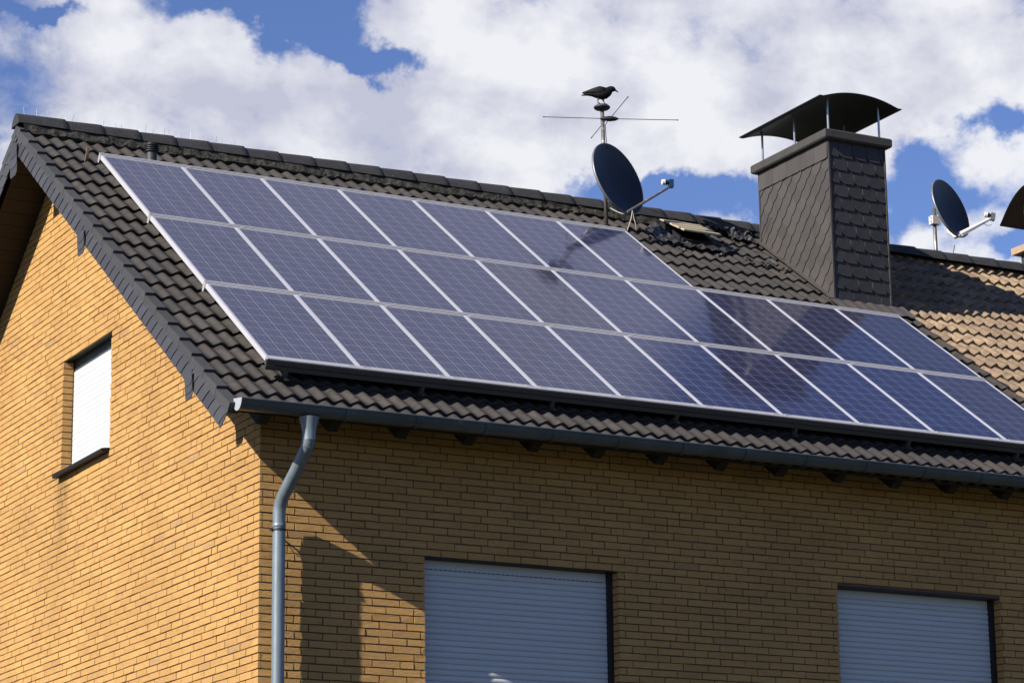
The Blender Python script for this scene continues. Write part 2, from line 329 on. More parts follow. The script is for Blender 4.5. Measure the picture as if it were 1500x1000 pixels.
M['streak'] = surf('lime_streak', (0.12, 0.115, 0.115), 0.8, var=0.5, scale=30)
M['slate_f'] = surf('front_slate', (0.030, 0.028, 0.029), 0.65, var=0.16, scale=7, bump=0.002, bscale=90, rnd=0.16)  # darkened to carry the shade on the chimney's front face
M['verge'] = surf('verge_tile', (0.044, 0.043, 0.045), 0.7, var=0.22, scale=9, bump=0.002, bscale=90, rnd=0.15)
M['soffit'] = surf('dark_boards', (0.016, 0.007, 0.004), 0.75, var=0.3, scale=6, rnd=0.25, stretch=(1, 6, 6))
M['timber'] = surf('dark_timber', (0.012, 0.009, 0.007), 0.8, var=0.3, scale=8)
M['timber_l'] = surf('bare_timber', (0.30, 0.19, 0.10), 0.8, var=0.2, scale=12)
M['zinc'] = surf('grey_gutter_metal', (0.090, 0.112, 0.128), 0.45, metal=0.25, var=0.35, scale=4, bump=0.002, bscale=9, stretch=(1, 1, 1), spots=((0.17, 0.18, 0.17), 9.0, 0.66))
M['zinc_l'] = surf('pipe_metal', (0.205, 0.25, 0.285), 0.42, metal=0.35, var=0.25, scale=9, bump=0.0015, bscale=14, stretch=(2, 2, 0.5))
M['endcap'] = surf('sunlit_zinc', (0.45, 0.48, 0.52), 0.5, metal=0.2, var=0.1)  # gutter zinc with the sunlight on its end painted in lighter
M['alu'] = surf('aluminium', (0.72, 0.72, 0.77), 0.42, metal=0.35, var=0.06, scale=6)
M['alu_d'] = surf('rail_aluminium', (0.50, 0.50, 0.51), 0.5, metal=0.35, var=0.12, scale=5)
M['alu_shade'] = surf('shaded_rail', (0.09, 0.085, 0.078), 0.6, metal=0.2, var=0.25, scale=9, stretch=(1, 8, 8))  # rail aluminium with the shade of front faces and hooks painted in
M['cells'] = cell_mat()
M['shutter'] = surf('white_shutter', (0.60, 0.62, 0.64), 0.45, var=0.09, scale=1.6, spec=0.5, stretch=(.6, .6, 13))
M['slot'] = surf('dark_plastic', (0.006, 0.006, 0.007), 0.6)
M['box'] = surf('lintel_and_slat_shade', (0.06, 0.07, 0.065), 0.5, var=0.1)  # lintel tone, also the painted shadow on the gable window's top slat
M['granite'] = surf('dark_sill_stone', (0.010, 0.008, 0.008), 0.55, spec=0.25, var=0.3, scale=40, spots=((0.35, 0.32, 0.30), 9.0, 0.70))
M['metal_dark'] = surf('dark_hood_sheet', (0.010, 0.011, 0.011), 0.5, metal=0.0, var=0.35, scale=6, spec=0.3, bump=0.003, bscale=5)
M['post'] = surf('steel_post', (0.62, 0.62, 0.60), 0.3, metal=0.8, var=0.15, scale=20)
M['coping'] = surf('chimney_coping', (0.045, 0.042, 0.040), 0.85, var=0.35, scale=7, bump=0.004, bscale=50, spots=((0.20, 0.19, 0.17), 14.0, 0.70))
M['coping_b'] = surf('sandstone_coping', (0.40, 0.28, 0.19), 0.85, var=0.25, scale=9)
M['flash'] = surf('lead_flashing', (0.036, 0.036, 0.040), 0.5, metal=0.15, var=0.4, scale=12, bump=0.012, bscale=22)
M['flash_t'] = surf('coated_flashing', (0.075, 0.064, 0.058), 0.7, var=0.2, scale=7, bump=0.004, bscale=30)
M['dish'] = surf('anthracite_dish', (0.014, 0.015, 0.021), 0.42, var=0.1, scale=4)
M['rim'] = surf('dish_rim', (0.20, 0.20, 0.21), 0.4, metal=0.3, var=0.1)
M['white'] = surf('white_bracket', (0.72, 0.68, 0.68), 0.45, var=0.1, scale=10)
M['blue'] = surf('blue_lnb', (0.008, 0.05, 0.11), 0.4, var=0.1)
M['galv'] = surf('galvanised_steel', (0.22, 0.21, 0.20), 0.45, metal=0.6, var=0.5, scale=18, spots=((0.55, 0.52, 0.48), 16.0, 0.60))
M['rod'] = surf('antenna_rod', (0.12, 0.12, 0.13), 0.4, metal=0.5)
M['crow'] = surf('black_feathers', (0.0035, 0.003, 0.004), 0.65, spec=0.2, var=0.4, scale=30, bump=0.004, bscale=60)
M['cable'] = surf('pale_cable', (0.55, 0.50, 0.42), 0.6)
M['cream'] = surf('cream_lid', (0.48, 0.42, 0.28), 0.45, var=0.14, scale=5, stretch=(1, 8, 1))
M['vent'] = surf('vent_plastic', (0.030, 0.036, 0.044), 0.6, var=0.15)
M['ground'] = surf('lawn', (0.035, 0.042, 0.020), 0.95, var=0.4, scale=0.6)
M['render'] = surf('plain_render', (0.35, 0.30, 0.24), 0.9, var=0.1)

# ------------------------------------------------------------------ ground (out of the picture, lights the walls)
g = MB(); g.add([(-600, -600, GROUND), (600, -600, GROUND), (600, 600, GROUND), (-600, 600, GROUND)], [(0, 1, 2, 3)])
tag(g.build('ground', M['ground']), kind='structure')

# ------------------------------------------------------------------ brick house
house = tag(empty('brick_house', (0, 0, GROUND)), 'yellow brick house with dark grey tiled roof, roller shutters and slate clad chimney', 'house')
Z1 = [(1.470, 3.307), (5.556, 7.356)]; ZW = [0.697, 0.727]; ZB = -1.35     # front windows: x range, lintel height, sill
GY0, GY1, GZ0, GZ1 = 3.505, 4.820, 2.150, 3.275                             # gable window
CO = 0.0625
def brick_rows(z_top):
    k0 = int(math.floor(GROUND/CO)); k1 = int(math.ceil(z_top/CO))
    return [(k, k*CO) for k in range(k0, k1)]
_rows = {}
def row_bricks(k, length):
    """(start, end) of the bricks of one course: wild bond, no joint above another; courses must be asked for upwards"""
    rnd = random.Random(k*91+int(length*7)); prev = _rows.get(length, [])
    a = 0.0; out = []; joints = []
    while a < length:
        if a == 0.0: w = 0.115 if k % 2 else 0.24
        else:
            opts = [0.24, 0.115] if rnd.random() > 0.07 else [0.115, 0.24]
            if len(out) == 1 and rnd.random() < .5: opts = [0.178]+opts
            w = opts[0]
            for c in opts:
                if all(abs(a+c-j) > 0.045 for j in prev): w = c; break
        b = a + w; joints.append(b); out.append((a, min(b, length))); a = b + 0.010
    _rows[length] = joints
    return out
def cut(a, b, spans):
    segs = [(a, b)]
    for (c, d) in spans:
        new = []
        for (p, q) in segs:
            if d <= p or c >= q: new.append((p, q)); continue
            if c - p > 0.02: new.append((p, c))
            if q - d > 0.02: new.append((d, q))
        segs = new
    return segs
J = lambda a: random.uniform(-a, a)
fwall = MB(); XF = XN
for k, z in brick_rows(1.9):
    zt, zb = z+CO-0.0052, z+0.0052
    spans = [(x0, x1) for (x0, x1), zw in zip(Z1, ZW) if zb < zw-0.02 and zt > ZB+0.02]
    for (a, b) in row_bricks(k, XE):
        for (p, q) in cut(a, b, spans):
            o = J(0.0022); e = 0.0022; c = -0.001 if a > 0 else 0.0
            P = [(p+J(e)*(a > 0), o, zb+J(e)), (q+J(e), o+J(e), zb+J(e)), (q, 0.02, zb), (p, 0.02, zb), (p+J(e)*(a > 0), o+J(e), zt+J(e)), (q+J(e), o, zt+J(e)), (q, 0.02, zt), (p, 0.02, zt)]
            fwall.hexa(P, skip=(4,))
    # brick reveals (right and left cheeks of the openings)
    for (x0, x1), zw in zip(Z1, ZW):
        if zb < zw-0.02 and zt > ZB+0.02:
            for X_, s_ in ((x0, -1), (x1, 1)):
                fwall.hexa([(X_, 0.012, zb), (X_+s_*0.03, 0.012, zb), (X_+s_*0.03, 0.115, zb), (X_, 0.115, zb), (X_, 0.012, zt), (X_+s_*0.03, 0.012, zt), (X_+s_*0.03, 0.115, zt), (X_, 0.115, zt)])
fwall.build('front_wall', M['brick'], house)

gwall = MB()
def under_y(z):   # half width of the gable at height z under the roof boards
    return RIDGE_Y - (RIDGE_Z - 0.16 - z)/-math.tan(TH)*-1
def gable_limits(z):
    d = (RIDGE_Z - 0.17 - z)/math.tan(TH); return RIDGE_Y-d, RIDGE_Y+d
for k, z in brick_rows(5.5):
    zt, zb = z+CO-0.0052, z+0.0052
    lo, hi = gable_limits(zt); lo = max(lo, 0.0); hi = min(hi, YB)
    if hi-lo < 0.05: continue
    spans = [(GY0, GY1)] if (zb < GZ1-0.02 and zt > GZ0-0.01) else []
    for (a, b) in row_bricks(k+1, YB):
        a2, b2 = max(a, lo), min(b, hi)
        if b2-a2 < 0.02: continue
        for (p, q) in cut(a2, b2, spans):
            o = J(0.0022); e = 0.0022
            gwall.hexa([(o, q+J(e), zb+J(e)), (o+J(e), p+J(e)*(p > 0), zb+J(e)), (0.02, p, zb), (0.02, q, zb), (o+J(e), q+J(e), zt+J(e)), (o, p+J(e)*(p > 0), zt+J(e)), (0.02, p, zt), (0.02, q, zt)], skip=(4,))
    if spans:
        for Y_, s_ in ((GY0, -1), (GY1, 1)):
            gwall.box(0.012, 0.115, min(Y_, Y_+s_*0.03), max(Y_, Y_+s_*0.03), zb, zt)
gwall.build('gable_wall', M['brick'], house)

core = MB(); T = 0.30; D0 = 0.009
def frame_boxes(a0, a1, z0, z1, holes, fn):
    """wall strip a0..a1 with rectangular holes, as butted boxes"""
    xs = sorted(holes); cur = a0
    for (h0, h1, w0, w1) in xs:
        fn(cur, h0, z0, z1)
        if w0 > z0: fn(h0, h1, z0, w0)
        if w1 < z1: fn(h0, h1, w1, z1)
        cur = h1
    fn(cur, a1, z0, z1)
frame_boxes(D0, XE, GROUND, 1.86, [(Z1[i][0]-0.012, Z1[i][1]+0.012, ZB, ZW[i]) for i in (0, 1)], lambda a, b, c, d: core.box(a, b, D0, T, c, d, 0.5))
frame_boxes(T, YB, GROUND, 1.86, [], lambda a, b, c, d: core.box(D0, T, a, b, c, d, 0.5))
# gable triangle, built round the window
def tri(a, b, z0, lidz=None):
    za, zb_ = [RIDGE_Z - 0.19 - abs(y-RIDGE_Y)*math.tan(TH) for y in (a, b)]
    if lidz is not None: za = zb_ = lidz
    core.hexa([(D0, a, z0), (T, a, z0), (T, b, z0), (D0, b, z0), (D0, a, za), (T, a, za), (T, b, zb_), (D0, b, zb_)], 0.5)
ylo = RIDGE_Y - (RIDGE_Z-0.19-1.86)/math.tan(TH)
tri(ylo+0.002, GY0-0.012, 1.862); tri(GY0-0.011, GY1+0.011, 1.862, GZ0); tri(GY0-0.011, GY1+0.011, GZ1+0.001); tri(GY1+0.012, RIDGE_Y, 1.862); tri(RIDGE_Y+0.001, 2*RIDGE_Y-ylo, 1.862)
core.box(T+.001, XE, YB-T, YB, GROUND, 1.86, 0.5)
core.build('wall_core', M['mortar'], house)

# ---- roof: courses of double-roll concrete tiles
WAVE = 0.1455; HUMP0 = 0.330
def prof(x):
    t = (x-HUMP0)/WAVE
    return 0.030*((0.5+0.5*math.cos(2*math.pi*t))**1.2 - 1.0)
def tiles(mb, xa, xb, s_rows, s_top, w=2*WAVE, lift=0.037, thick=0.027, seed=1, skipf=None, jit=1.0, dn=0.0, amp=1.0):
    rg = random.Random(seed); x_start = HUMP0 + WAVE*0.5 - w*math.ceil((HUMP0+WAVE*.5-xa)/w)
    for k, s0 in enumerate(s_rows):
        s1 = s_top if k == 0 else s_rows[k-1] + 0.045
        ln = s1 - s0; x = x_start
        while x < xb-0.01:
            a, b = max(x, xa), min(x+w, xb); x += w
            if b-a < 0.03: continue
            if skipf and skipf((a+b)/2, (s0+s1)/2): continue
            r = rg.random(); jn = rg.uniform(-.0018, .0022)*jit; js = rg.uniform(-.004, .004)*jit; tw = rg.uniform(-.002, .002)*jit
            n = max(4, int(round((b-a)/WAVE*11))); V = []; F = []
            for i in range(n+1):
                xx = a+(b-a)*i/n; pz = prof(xx)*amp; t_ = tw*(i/n-.5)
                edge = -0.003 if i in (0, n) else 0
                V.append(RP(xx, s1, NC+dn+pz-(0.006 if k == 0 else lift)+jn))
                V.append(RP(xx, s0+0.010+js, NC+dn+pz+jn+t_+edge))
                V.append(RP(xx, s0+js, NC+dn+pz-0.006+jn+t_+edge))
                V.append(RP(xx, s0+0.006+js, NC+dn+pz-thick-0.004+jn+t_))
            for i in range(n):
                for j in range(3):
                    F.append((4*i+j, 4*i+j+1, 4*i+4+j+1, 4*i+4+j))
            mb.add(V, F, r)
GA = 0.33352
rows = [0.974-GA*k for k in range(20)] + [0.974-GA*20]
S_RIDGE = (RIDGE_Y-PY+NC*ST)/CT
rf_ = MB(); tiles(rf_, -0.40, XE, rows, S_RIDGE, seed=3)
roof = rf_.build('roof', M['tile'], house); smooth_angle(roof, 40)
# rear slope (plain tiled slab) and the boarded deck under the tiles
def RB(x, s, n):  # mirrored rear slope
    p = RP(x, s, n); return Vector((p.x, 2*RIDGE_Y-p.y, p.z))
bk = MB()
for k, s0 in enumerate(rows):
    s1 = S_RIDGE if k == 0 else rows[k-1]+0.03
    bk.hexa([RB(-0.40, s0, NC-.06), RB(XE, s0, NC-.06), RB(XE, s1, NC-.08), RB(-0.40, s1, NC-.08), RB(-0.40, s0, NC), RB(XE, s0, NC), RB(XE, s1, NC-.03), RB(-0.40, s1, NC-.03)])
bk.build('rear_roof_slope', M['tile'], roof)
NB = NC-0.062; NS = NC-0.20
sof = MB()
nb = 42; sA = -5.60
for half in (RP, RB):
    for i in range(nb):   # boards running along x in the overhang
        s0 = sA+(S_RIDGE+0.02-sA)*i/nb; s1 = sA+(S_RIDGE+0.02-sA)*(i+1)/nb-0.006
        x1 = 0.0 if True else 0
        V = [half(-0.40, s0, NS), half(x1+0.30, s0, NS), half(x1+0.30, s1, NS), half(-0.40, s1, NS), half(-0.40, s0, NB), half(x1+0.30, s0, NB), half(x1+0.30, s1, NB), half(-0.40, s1, NB)]
        if i < 5: continue
        sof.hexa(V)
sof.build('soffit', M['soffit'], roof)
dk = MB()
for half in (RP, RB):
    V = [half(-0.40, -5.66, NB-0.03), half(XE, -5.66, NB-0.03), half(XE, S_RIDGE-.01, NB-0.03), half(-0.40, S_RIDGE-.01, NB-0.03), half(-0.40, -5.66, NB-.004), half(XE, -5.66, NB-.004), half(XE, S_RIDGE-.01, NB-.004), half(-0.40, S_RIDGE-.01, NB-.004)]
    dk.hexa(V)
dk.build('roof_deck', M['timber'], roof)
x = 0.505-0.6125
while x < XE-0.1:
    r_ = MB(); s_end = -5.62
    P = [RP(x-.045, s_end, NB-.031), RP(x-.045, s_end+.05, NB-.15), RP(x-.045, -4.75, NB-.15), RP(x-.045, -4.75, NB-.031)]
    r_.prism(P, (0.09, 0, 0)); r_.build('rafter', M['timber'], roof); x += 0.6125

# verge: stepped verge tiles and small slates hanging on the gable edge
vt = MB()
for half in (RP, RB):
    for k, s0 in enumerate(rows):
        s1 = (S_RIDGE if k == 0 else rows[k-1]+0.03)
        vt.hexa([half(-0.476, s0, NC-.092), half(-0.385, s0, NC-.092), half(-0.385, s1, NC-.112), half(-0.474, s1, NC-.112),
                 half(-0.476, s0, NC-.004), half(-0.385, s0, NC+.002), half(-0.385, s1, NC-.026), half(-0.474, s1, NC-.032)])
vt.build('verge_tile', M['verge'], roof)
vs = MB()
def slate_strip(half, sgn):
    """small slates hung under the verge tiles, their free edges leaning down the slope; sgn = +1 rear slope, -1 front"""
    w = GA/2.3; n = int((S_RIDGE+5.70)/w)+2
    for i in range(-1, n):
        s0 = -5.70+i*w
        if s0 > S_RIDGE-0.02: break
        hgt = 0.178; lean = 0.125
        def q(t, ds=0.0):   # t 0 top .. 1 bottom along the leaning free edge
            p = half(0, s0+ds+lean*t+0.012*math.sin(math.pi*t), NC-.072-hgt*t)
            return p
        free = [q(t) for t in (0, .25, .5, .75, .92)] + [q(1.0, .016)]
        back = [q(1.0, w*1.16), q(0, w*1.16)]
        pts = free+back; xo = -0.468+J(.001)
        if i == -1:
            pts = [half(0, -5.695, NC-.075), half(0, -5.640, NC-.25), q(1.0, w*1.1), q(0, w*1.1)]
        if any((p.y-RIDGE_Y)*sgn < 0 for p in pts):
            pts = [Vector((0, min(p.y, RIDGE_Y) if sgn < 0 else max(p.y, RIDGE_Y), p.z)) for p in pts]
        V = [Vector((xo-(0.0085 if j < len(pts)-2 else 0.001), p.y, p.z)) for j, p in enumerate(pts)]
        if sgn > 0: V = V[::-1]
        vs.prism(V, (0.006, 0, 0))
slate_strip(RP, -1); slate_strip(RB, 1)
# hanging slates over the purlin heads
def tab(y, zt_, zb_, w, x=-0.484):
    n = 3
    for i in range(n):
        zz1 = zt_-(zt_-zb_)*i/n*0.9; zz0 = zb_ if i == n-1 else zz1-(zt_-zb_)/n-0.03
        P = [(x-0.004*(n-i), y-w/2, zz1), (x-0.004*(n-i), y-w/2, zz0+0.03), (x-0.004*(n-i), y-w*.32, zz0), (x-0.004*(n-i), y+w*.4, zz0-.004), (x-0.004*(n-i), y+w/2, zz0+0.03), (x-0.004*(n-i), y+w/2, zz1)]
        vs.prism(P[::-1], (0.005, 0, 0))
tab(0.335, 2.10, 1.885, 0.155); tab(3.03, 4.02, 3.80, 0.175); tab(5.06, 5.45, 5.12, 0.20)
tab(7.09, 4.02, 3.80, 0.175)
vs.build('verge_slates', M['slate'], roof)
for (y, z) in ((0.42, 2.03), (3.06, 3.95), (RIDGE_Y, 5.30), (7.06, 3.95)):
    pu = MB(); pu.box(-0.30, 0.0, y-0.05, y+0.05, z-0.13, z+0.02); pu.build('purlin_head', M['timber'], roof)

# ridge
def cap_piece(mb, x0, x1, big, small, yc, zc, r=None):
    seg = 9; V = []; F = []
    ring = [(x0, small, 0.0), (x1-0.07, big, 0.0), (x1-0.012, big, 0.0), (x1, big-0.012, -0.004), (x1, big-0.022, -0.012)]
    A = [(-1.06, -0.34), (-0.98, -0.12), (-0.72, 0.36), (-0.48, 0.72), (-0.20, 0.98), (0.20, 0.98), (0.48, 0.72), (0.72, 0.36), (0.98, -0.12), (1.06, -0.34)]
    for (xx, R, dz) in ring:
        for (a, b) in A: V.append((xx, yc+a*R, zc+b*R*0.80+dz))
    m = len(A)
    for i in range(len(ring)-1):
        for k in range(m-1): F.append((i*m+k, (i+1)*m+k, (i+1)*m+k+1, i*m+k+1))
    F.append([k for k in range(m)]); F.append([(len(ring)-1)*m+k for k in range(m-1, -1, -1)])
    mb.add(V, F, r)
steps = [0.0245]
while steps[-1] < XE-0.3: steps.append(steps[-1]+0.3835)
steps[-1] = XE
x0 = -0.485
for i, x1 in enumerate(steps):
    if 7.02 < x1 < 7.9: pass
    c = MB(); cap_piece(c, x0, x1+0.005, 0.128, 0.113, RIDGE_Y, RIDGE_Z+0.000+J(.003))
    o = c.build('ridge_cap', M['ridge'], roof); smooth_angle(o, 50); x0 = x1-0.02
bd = MB()
rg = random.Random(5); n = 150
V = []; F = []
for i in range(n+1):
    xx = -0.44+(XE+0.44)*i/n
    V += [(xx, RIDGE_Y-0.09, RIDGE_Z-0.02), (xx, RIDGE_Y-0.118-rg.uniform(0, .012), RIDGE_Z-0.052+rg.uniform(-.006, .010)), (xx, RIDGE_Y-0.130-rg.uniform(0, .026), RIDGE_Z-0.128+rg.uniform(-.01, .014)), (xx, RIDGE_Y-0.09, RIDGE_Z-0.16)]
for i in range(n):
    for j in range(3): F.append((4*i+j, 4*i+j+1, 4*i+5+j, 4*i+4+j))
bd.add(V, F); bd.build('ridge_bedding', M['bed'], roof)
x = -0.40
while x < 2.15:
    sp = MB(); sp.tube([(x, RIDGE_Y+J(.02), RIDGE_Z+0.09), (x+J(.012), RIDGE_Y+J(.04), RIDGE_Z+0.165+J(.018))], 0.0013, 4); x += random.choice((.05, .07, .10, .13)); sp.build('bird_spike', M['rod'], roof)
# small roof hook near the array corner
hk = MB(); hk.prism([RP(-.045, .155, NC+.01), RP(-.02, .155, NC+.01), RP(-.015, .17, NC+.13), RP(-.045, .18, NC+.15)], (0.0, 0.012, 0.0))
hk.build('roof_hook', M['timber_l'], roof)

# vent pipe
vp = MB(); vb = RP(0.751, 0.50, NC-.03)
vp.tube([vb, vb+Vector((0, 0, 0.16))], 0.052, 18)
vent = vp.build('vent_pipe', M['vent'], roof); smooth_angle(vent)
vc = MB()
for i in range(4): vc.lathe(vb+Vector((0, 0, 0.125+i*0.020)), [(0.062, 0), (0.070, 0.003), (0.070, 0.010), (0.060, 0.015)])
vc.lathe(vb+Vector((0, 0, 0.205)), [(0.062, 0), (0.060, 0.008), (0.03, 0.016)])
smooth_angle(vc.build('vent_cap', M['slot'], roof))

# skylight with its lid propped open
def sk(x, s, n): return RP(x, s, NC+n)
XS0, XS1, SS0, SS1 = 6.80, 7.24, 0.36, 0.92
fr = MB()
for (a, b, c, d) in ((XS0, XS0+.03, SS0, SS1), (XS1-.03, XS1, SS0, SS1), (XS0+.03, XS1-.03, SS0, SS0+.03), (XS0+.03, XS1-.03, SS1-.03, SS1)): fr.rbox(a, b, c, d, NC-.06, NC+.035)
fr.rbox(XS0+.03, XS1-.03, SS0+.03, SS1-.03, NC-.03, NC-.02)
skl = fr.build('skylight', M['slot'], house)
lid = MB(); 
a0, a1, a2, a3 = sk(XS0-.015, SS1+.01, .045), sk(XS1+.015, SS1+.01, .045), sk(XS1+.015, SS0+.02, .125), sk(XS0-.015, SS0+.02, .125)
nn = (a1-a0).cross(a3-a0).normalized()
if nn.z < 0: nn = -nn
m_ = 8
for i in range(m_):   # ribbed pane
    p, q = i/m_, (i+1)/m_
    A0 = a0.lerp(a3, p); A1 = a1.lerp(a2, p); B0 = a0.lerp(a3, q); B1 = a1.lerp(a2, q); h1 = nn*0.006*(i % 2)
    lid.hexa([A0, A1, B1, B0, A0+nn*.012+h1, A1+nn*.012+h1, B1+nn*.012+h1, B0+nn*.012+h1])
lid.build('lid', M['cream'], skl)
fl = MB()
def crumple(xa, xb, sa, sb, n0, nx=10, ns=6, amp=.02, seed=1, m=0):
    rg = random.Random(seed); V = []; F = []
    for j in range(ns+1):
        for i in range(nx+1):
            xx = xa+(xb-xa)*i/nx; ss = sa+(sb-sa)*j/ns
            V.append(RP(xx+rg.uniform(-.012, .012), ss+rg.uniform(-.012, .012), NC+n0+prof(xx)*.7+rg.uniform(-amp, amp)))
    for j in range(ns):
        for i in range(nx): F.append((j*(nx+1)+i, j*(nx+1)+i+1, (j+1)*(nx+1)+i+1, (j+1)*(nx+1)+i))
    fl.add(V, F, m=m)
crumple(6.45, 6.79, 0.30, 0.70, .016, seed=2, amp=.010); crumple(7.25, 7.45, 0.30, 0.50, .014, seed=3, amp=.01); crumple(6.75, 7.30, 0.20, 0.35, .022, amp=.008, seed=4)
crumple(6.62, 6.78, 0.62, 0.92, .02, 5, 5, .018, seed=9)
fl.build('flashing', M['flash'], skl)

# ---- gutter and downpipe
GX0, GX1 = -0.425, XN
def gz(x): return 1.702+0.0042*x
gt = MB(); R = 0.078; seg = 12; V = []; F = []
NX = 60
for i in range(NX+1):
    xx = GX0+(GX1-GX0)*i/NX; c = (-0.545, gz(xx)-0.006)
    ring = [(c[0]-R-0.006, c[1]+0.010), (c[0]-R-0.014, c[1]+0.004), (c[0]-R-0.010, c[1]-0.010)]
    ring += [(c[0]-R*math.cos(math.pi*k/seg), c[1]-R*math.sin(math.pi*k/seg)*1.0) for k in range(seg+1)]
    ring += [(c[0]+R, c[1]+0.03)]
    inner = [(c[0]+(R-.005)*1, c[1]+0.03)] + [(c[0]+(R-.005)*math.cos(math.pi*k/seg), c[1]-(R-.005)*math.sin(math.pi*k/seg)) for k in range(seg+1)]
    full = ring+inner
    V += [(xx, y, z) for y, z in full]
m_ = len(full)
for i in range(NX):
    for k in range(m_): F.append((i*m_+k, i*m_+(k+1) % m_, (i+1)*m_+(k+1) % m_, (i+1)*m_+k))
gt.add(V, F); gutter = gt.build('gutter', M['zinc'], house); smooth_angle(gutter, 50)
ec = MB(); c = (-0.545, gz(GX0)-0.006)
poly = [(GX0-.004, c[0]-(R+.003)*math.cos(math.pi*k/16), c[1]-(R+.003)*math.sin(math.pi*k/16)) for k in range(17)] + [(GX0-.004, c[0]+R, c[1]+.03), (GX0-.004, c[0]-R, c[1]+.008)]
ec.prism(poly, (0.006, 0, 0)); ec.build('end_cap', M['endcap'], gutter)
x = 0.489
while x < XN-0.2:
    b_ = MB(); cz = gz(x)-0.006; V = []; F = []; RR = R+0.008
    for k in range(seg+1):
        a = math.pi*k/seg
        for xx in (x-.015, x+.015): V.append((xx, -0.545-RR*math.cos(a), cz-RR*math.sin(a)))
    for k in range(seg): F.append((2*k, 2*k+1, 2*k+3, 2*k+2))
    b_.add(V, F); b_.build('bracket', M['zinc'], gutter, smooth=True); x += 0.6275
dp = MB(); PR = 0.052
path = [(.185, -.545, 1.56), (.183, -.545, 1.47), (.183, -.540, 1.43), (.182, -.515, 1.385), (.176, -.44, 1.315), (.152, -.27, 1.155), (.136, -.165, 1.055), (.129, -.118, .995), (.126, -.102, .935), (.126, -.100, .80), (.126, -.100, GROUND)]
dp.tube(path, PR, 20, ref=(1, 0, 0))
for (z0, z1, rr) in ((.80, .835, .0555), ): dp.lathe((.126, -.100, z0), [(PR, 0), (rr, .004), (rr, z1-z0-.004), (PR, z1-z0)], seg=20)
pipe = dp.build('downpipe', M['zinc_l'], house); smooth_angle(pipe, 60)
fn = MB(); fn.lathe((.185, -.545, 1.43), [(.0535, 0), (.0545, .05), (.060, .10), (.075, .155), (.082, .185)], seg=20); smooth_angle(fn.build('outlet', M['zinc_l'], pipe), 60)
for (p0, p1) in (((.182, -.53, 1.405), (.178, -.465, 1.34)), ((.147, -.235, 1.122), (.138, -.18, 1.07))):
    rg_ = MB(); a = Vector(p0); d = (Vector(p1)-a).normalized(); rg_.tube([a, a+d*.012], .0545, 20); rg_.build('joint_ring', M['zinc_l'], pipe, smooth=False)
cl = MB(); cl.lathe((.126, -.100, .775), [(.053, 0), (.058, .002), (.058, .016), (.053, .018)], seg=20)
cl.box(.119, .133, -.045, .002, .779, .789); cl.box(.055, .068, -.115, -.085, .776, .792); cl.build('pipe_clip', M['slot'], pipe)
cz_ = MB(); cz_.tube([(.19, -.05, .73), (.30, -.006, .63)], .003, 6); cz_.build('stay_wire', M['slot'], pipe)

# ---- windows with roller shutters
def shutter_front(x0, x1, zt, y, zbot):
    mb = MB(); P = 0.0485; z = zt; V = []; F = []; k = 0; zs = []
    while z > zbot:
        zs += [(z, y+.007), (z-.004, y+.003), (z-.016, y-.0015), (z-.030, y-.0015), (z-.042, y+.002), (z-.0465, y+.006), (z-.0468, y+.010)]
        z -= P
    for (zz, yy) in zs: V += [(x0, yy, zz), (x1, yy, zz)]
    for i in range(len(zs)-1): F.append((2*i, 2*i+2, 2*i+3, 2*i+1))
    mb.add(V, F, .5); return mb
for i, ((x0, x1), zw) in enumerate(zip(Z1, ZW)):
    win = tag(empty('window', ((x0+x1)/2, 0.1, ZB)), 'wide front window closed by a blue-white roller shutter' if i == 0 else 'front window closed by a roller shutter, nearer the right edge')
    win.parent = house; win.matrix_parent_inverse = parent_world(house).inverted()
    YS = 0.135
    s_ = shutter_front(x0+.002, x1-.045, zw-.085, YS, ZB).build('shutter', M['shutter'], win)
    t_ = MB(); t_.box(x0+.002, x1-.045, YS+.004, YS+.020, zw-.084, zw-.012); t_.build('top_slat', M['shutter'], win)
    if i == 0:
        d_ = MB(); xx = x0+.02
        while xx < x1-.07: d_.box(xx, xx+.030, YS+.0010, YS+.0035, zw-.0895, zw-.0835); xx += .045
        d_.build('vent_slots', M['slot'], win)
    h_ = MB(); h_.box(x0-.01, x1+.01, .012, YS+.05, zw-.012, zw+.001); h_.build('lintel_profile', M['slot'], win)
    j_ = MB(); j_.box(x1-.043, x1+.004, .100, YS+.03, ZB, zw-.0125); j_.build('guide_rail', M['slot'], win)
    j_ = MB(); j_.box(x0-.010, x0+.001, .115, YS+.03, ZB, zw-.0125); j_.build('guide_rail', M['slot'], win)
    b_ = MB(); b_.box(x0-.011, x1+.011, YS+.05, YS+.06, ZB, zw-.013); b_.build('backing', M['slot'], win)
    q_ = MB(); q_.box(x0-.03, x1+.03, -.05, .25, ZB-.03, ZB); q_.build('sill', M['granite'], win)
gw = tag(empty('window', (0.1, (GY0+GY1)/2, GZ0)), 'small gable window with sunlit white roller shutter and dark stone sill')
gw.parent = house; gw.matrix_parent_inverse = parent_world(house).inverted()
gs = MB(); V = []; F = []; zs = []; z = GZ1-.118; XSH = .105
while z > GZ0+.02:
    zs += [(z, .003), (z-.003, .001), (z-.016, -.0005), (z-.030, -.0005), (z-.0445, .0005), (z-.0475, .003)]; z -= .0485
for (zz, dd) in zs: V += [(XSH+dd, GY1-.012, zz), (XSH+dd, GY0+.004, zz)]
for i in range(len(zs)-1): F.append((2*i, 2*i+2, 2*i+3, 2*i+1))
gs.add(V, F, .5); gs.build('shutter', M['shutter'], gw)
g1 = MB(); g1.box(XSH+.008, XSH+.03, GY0+.004, GY1-.012, GZ1-.117, GZ1-.006); g1.build('top_slat', M['box'], gw)  # slat darkened: shadow of the reveal painted into its colour
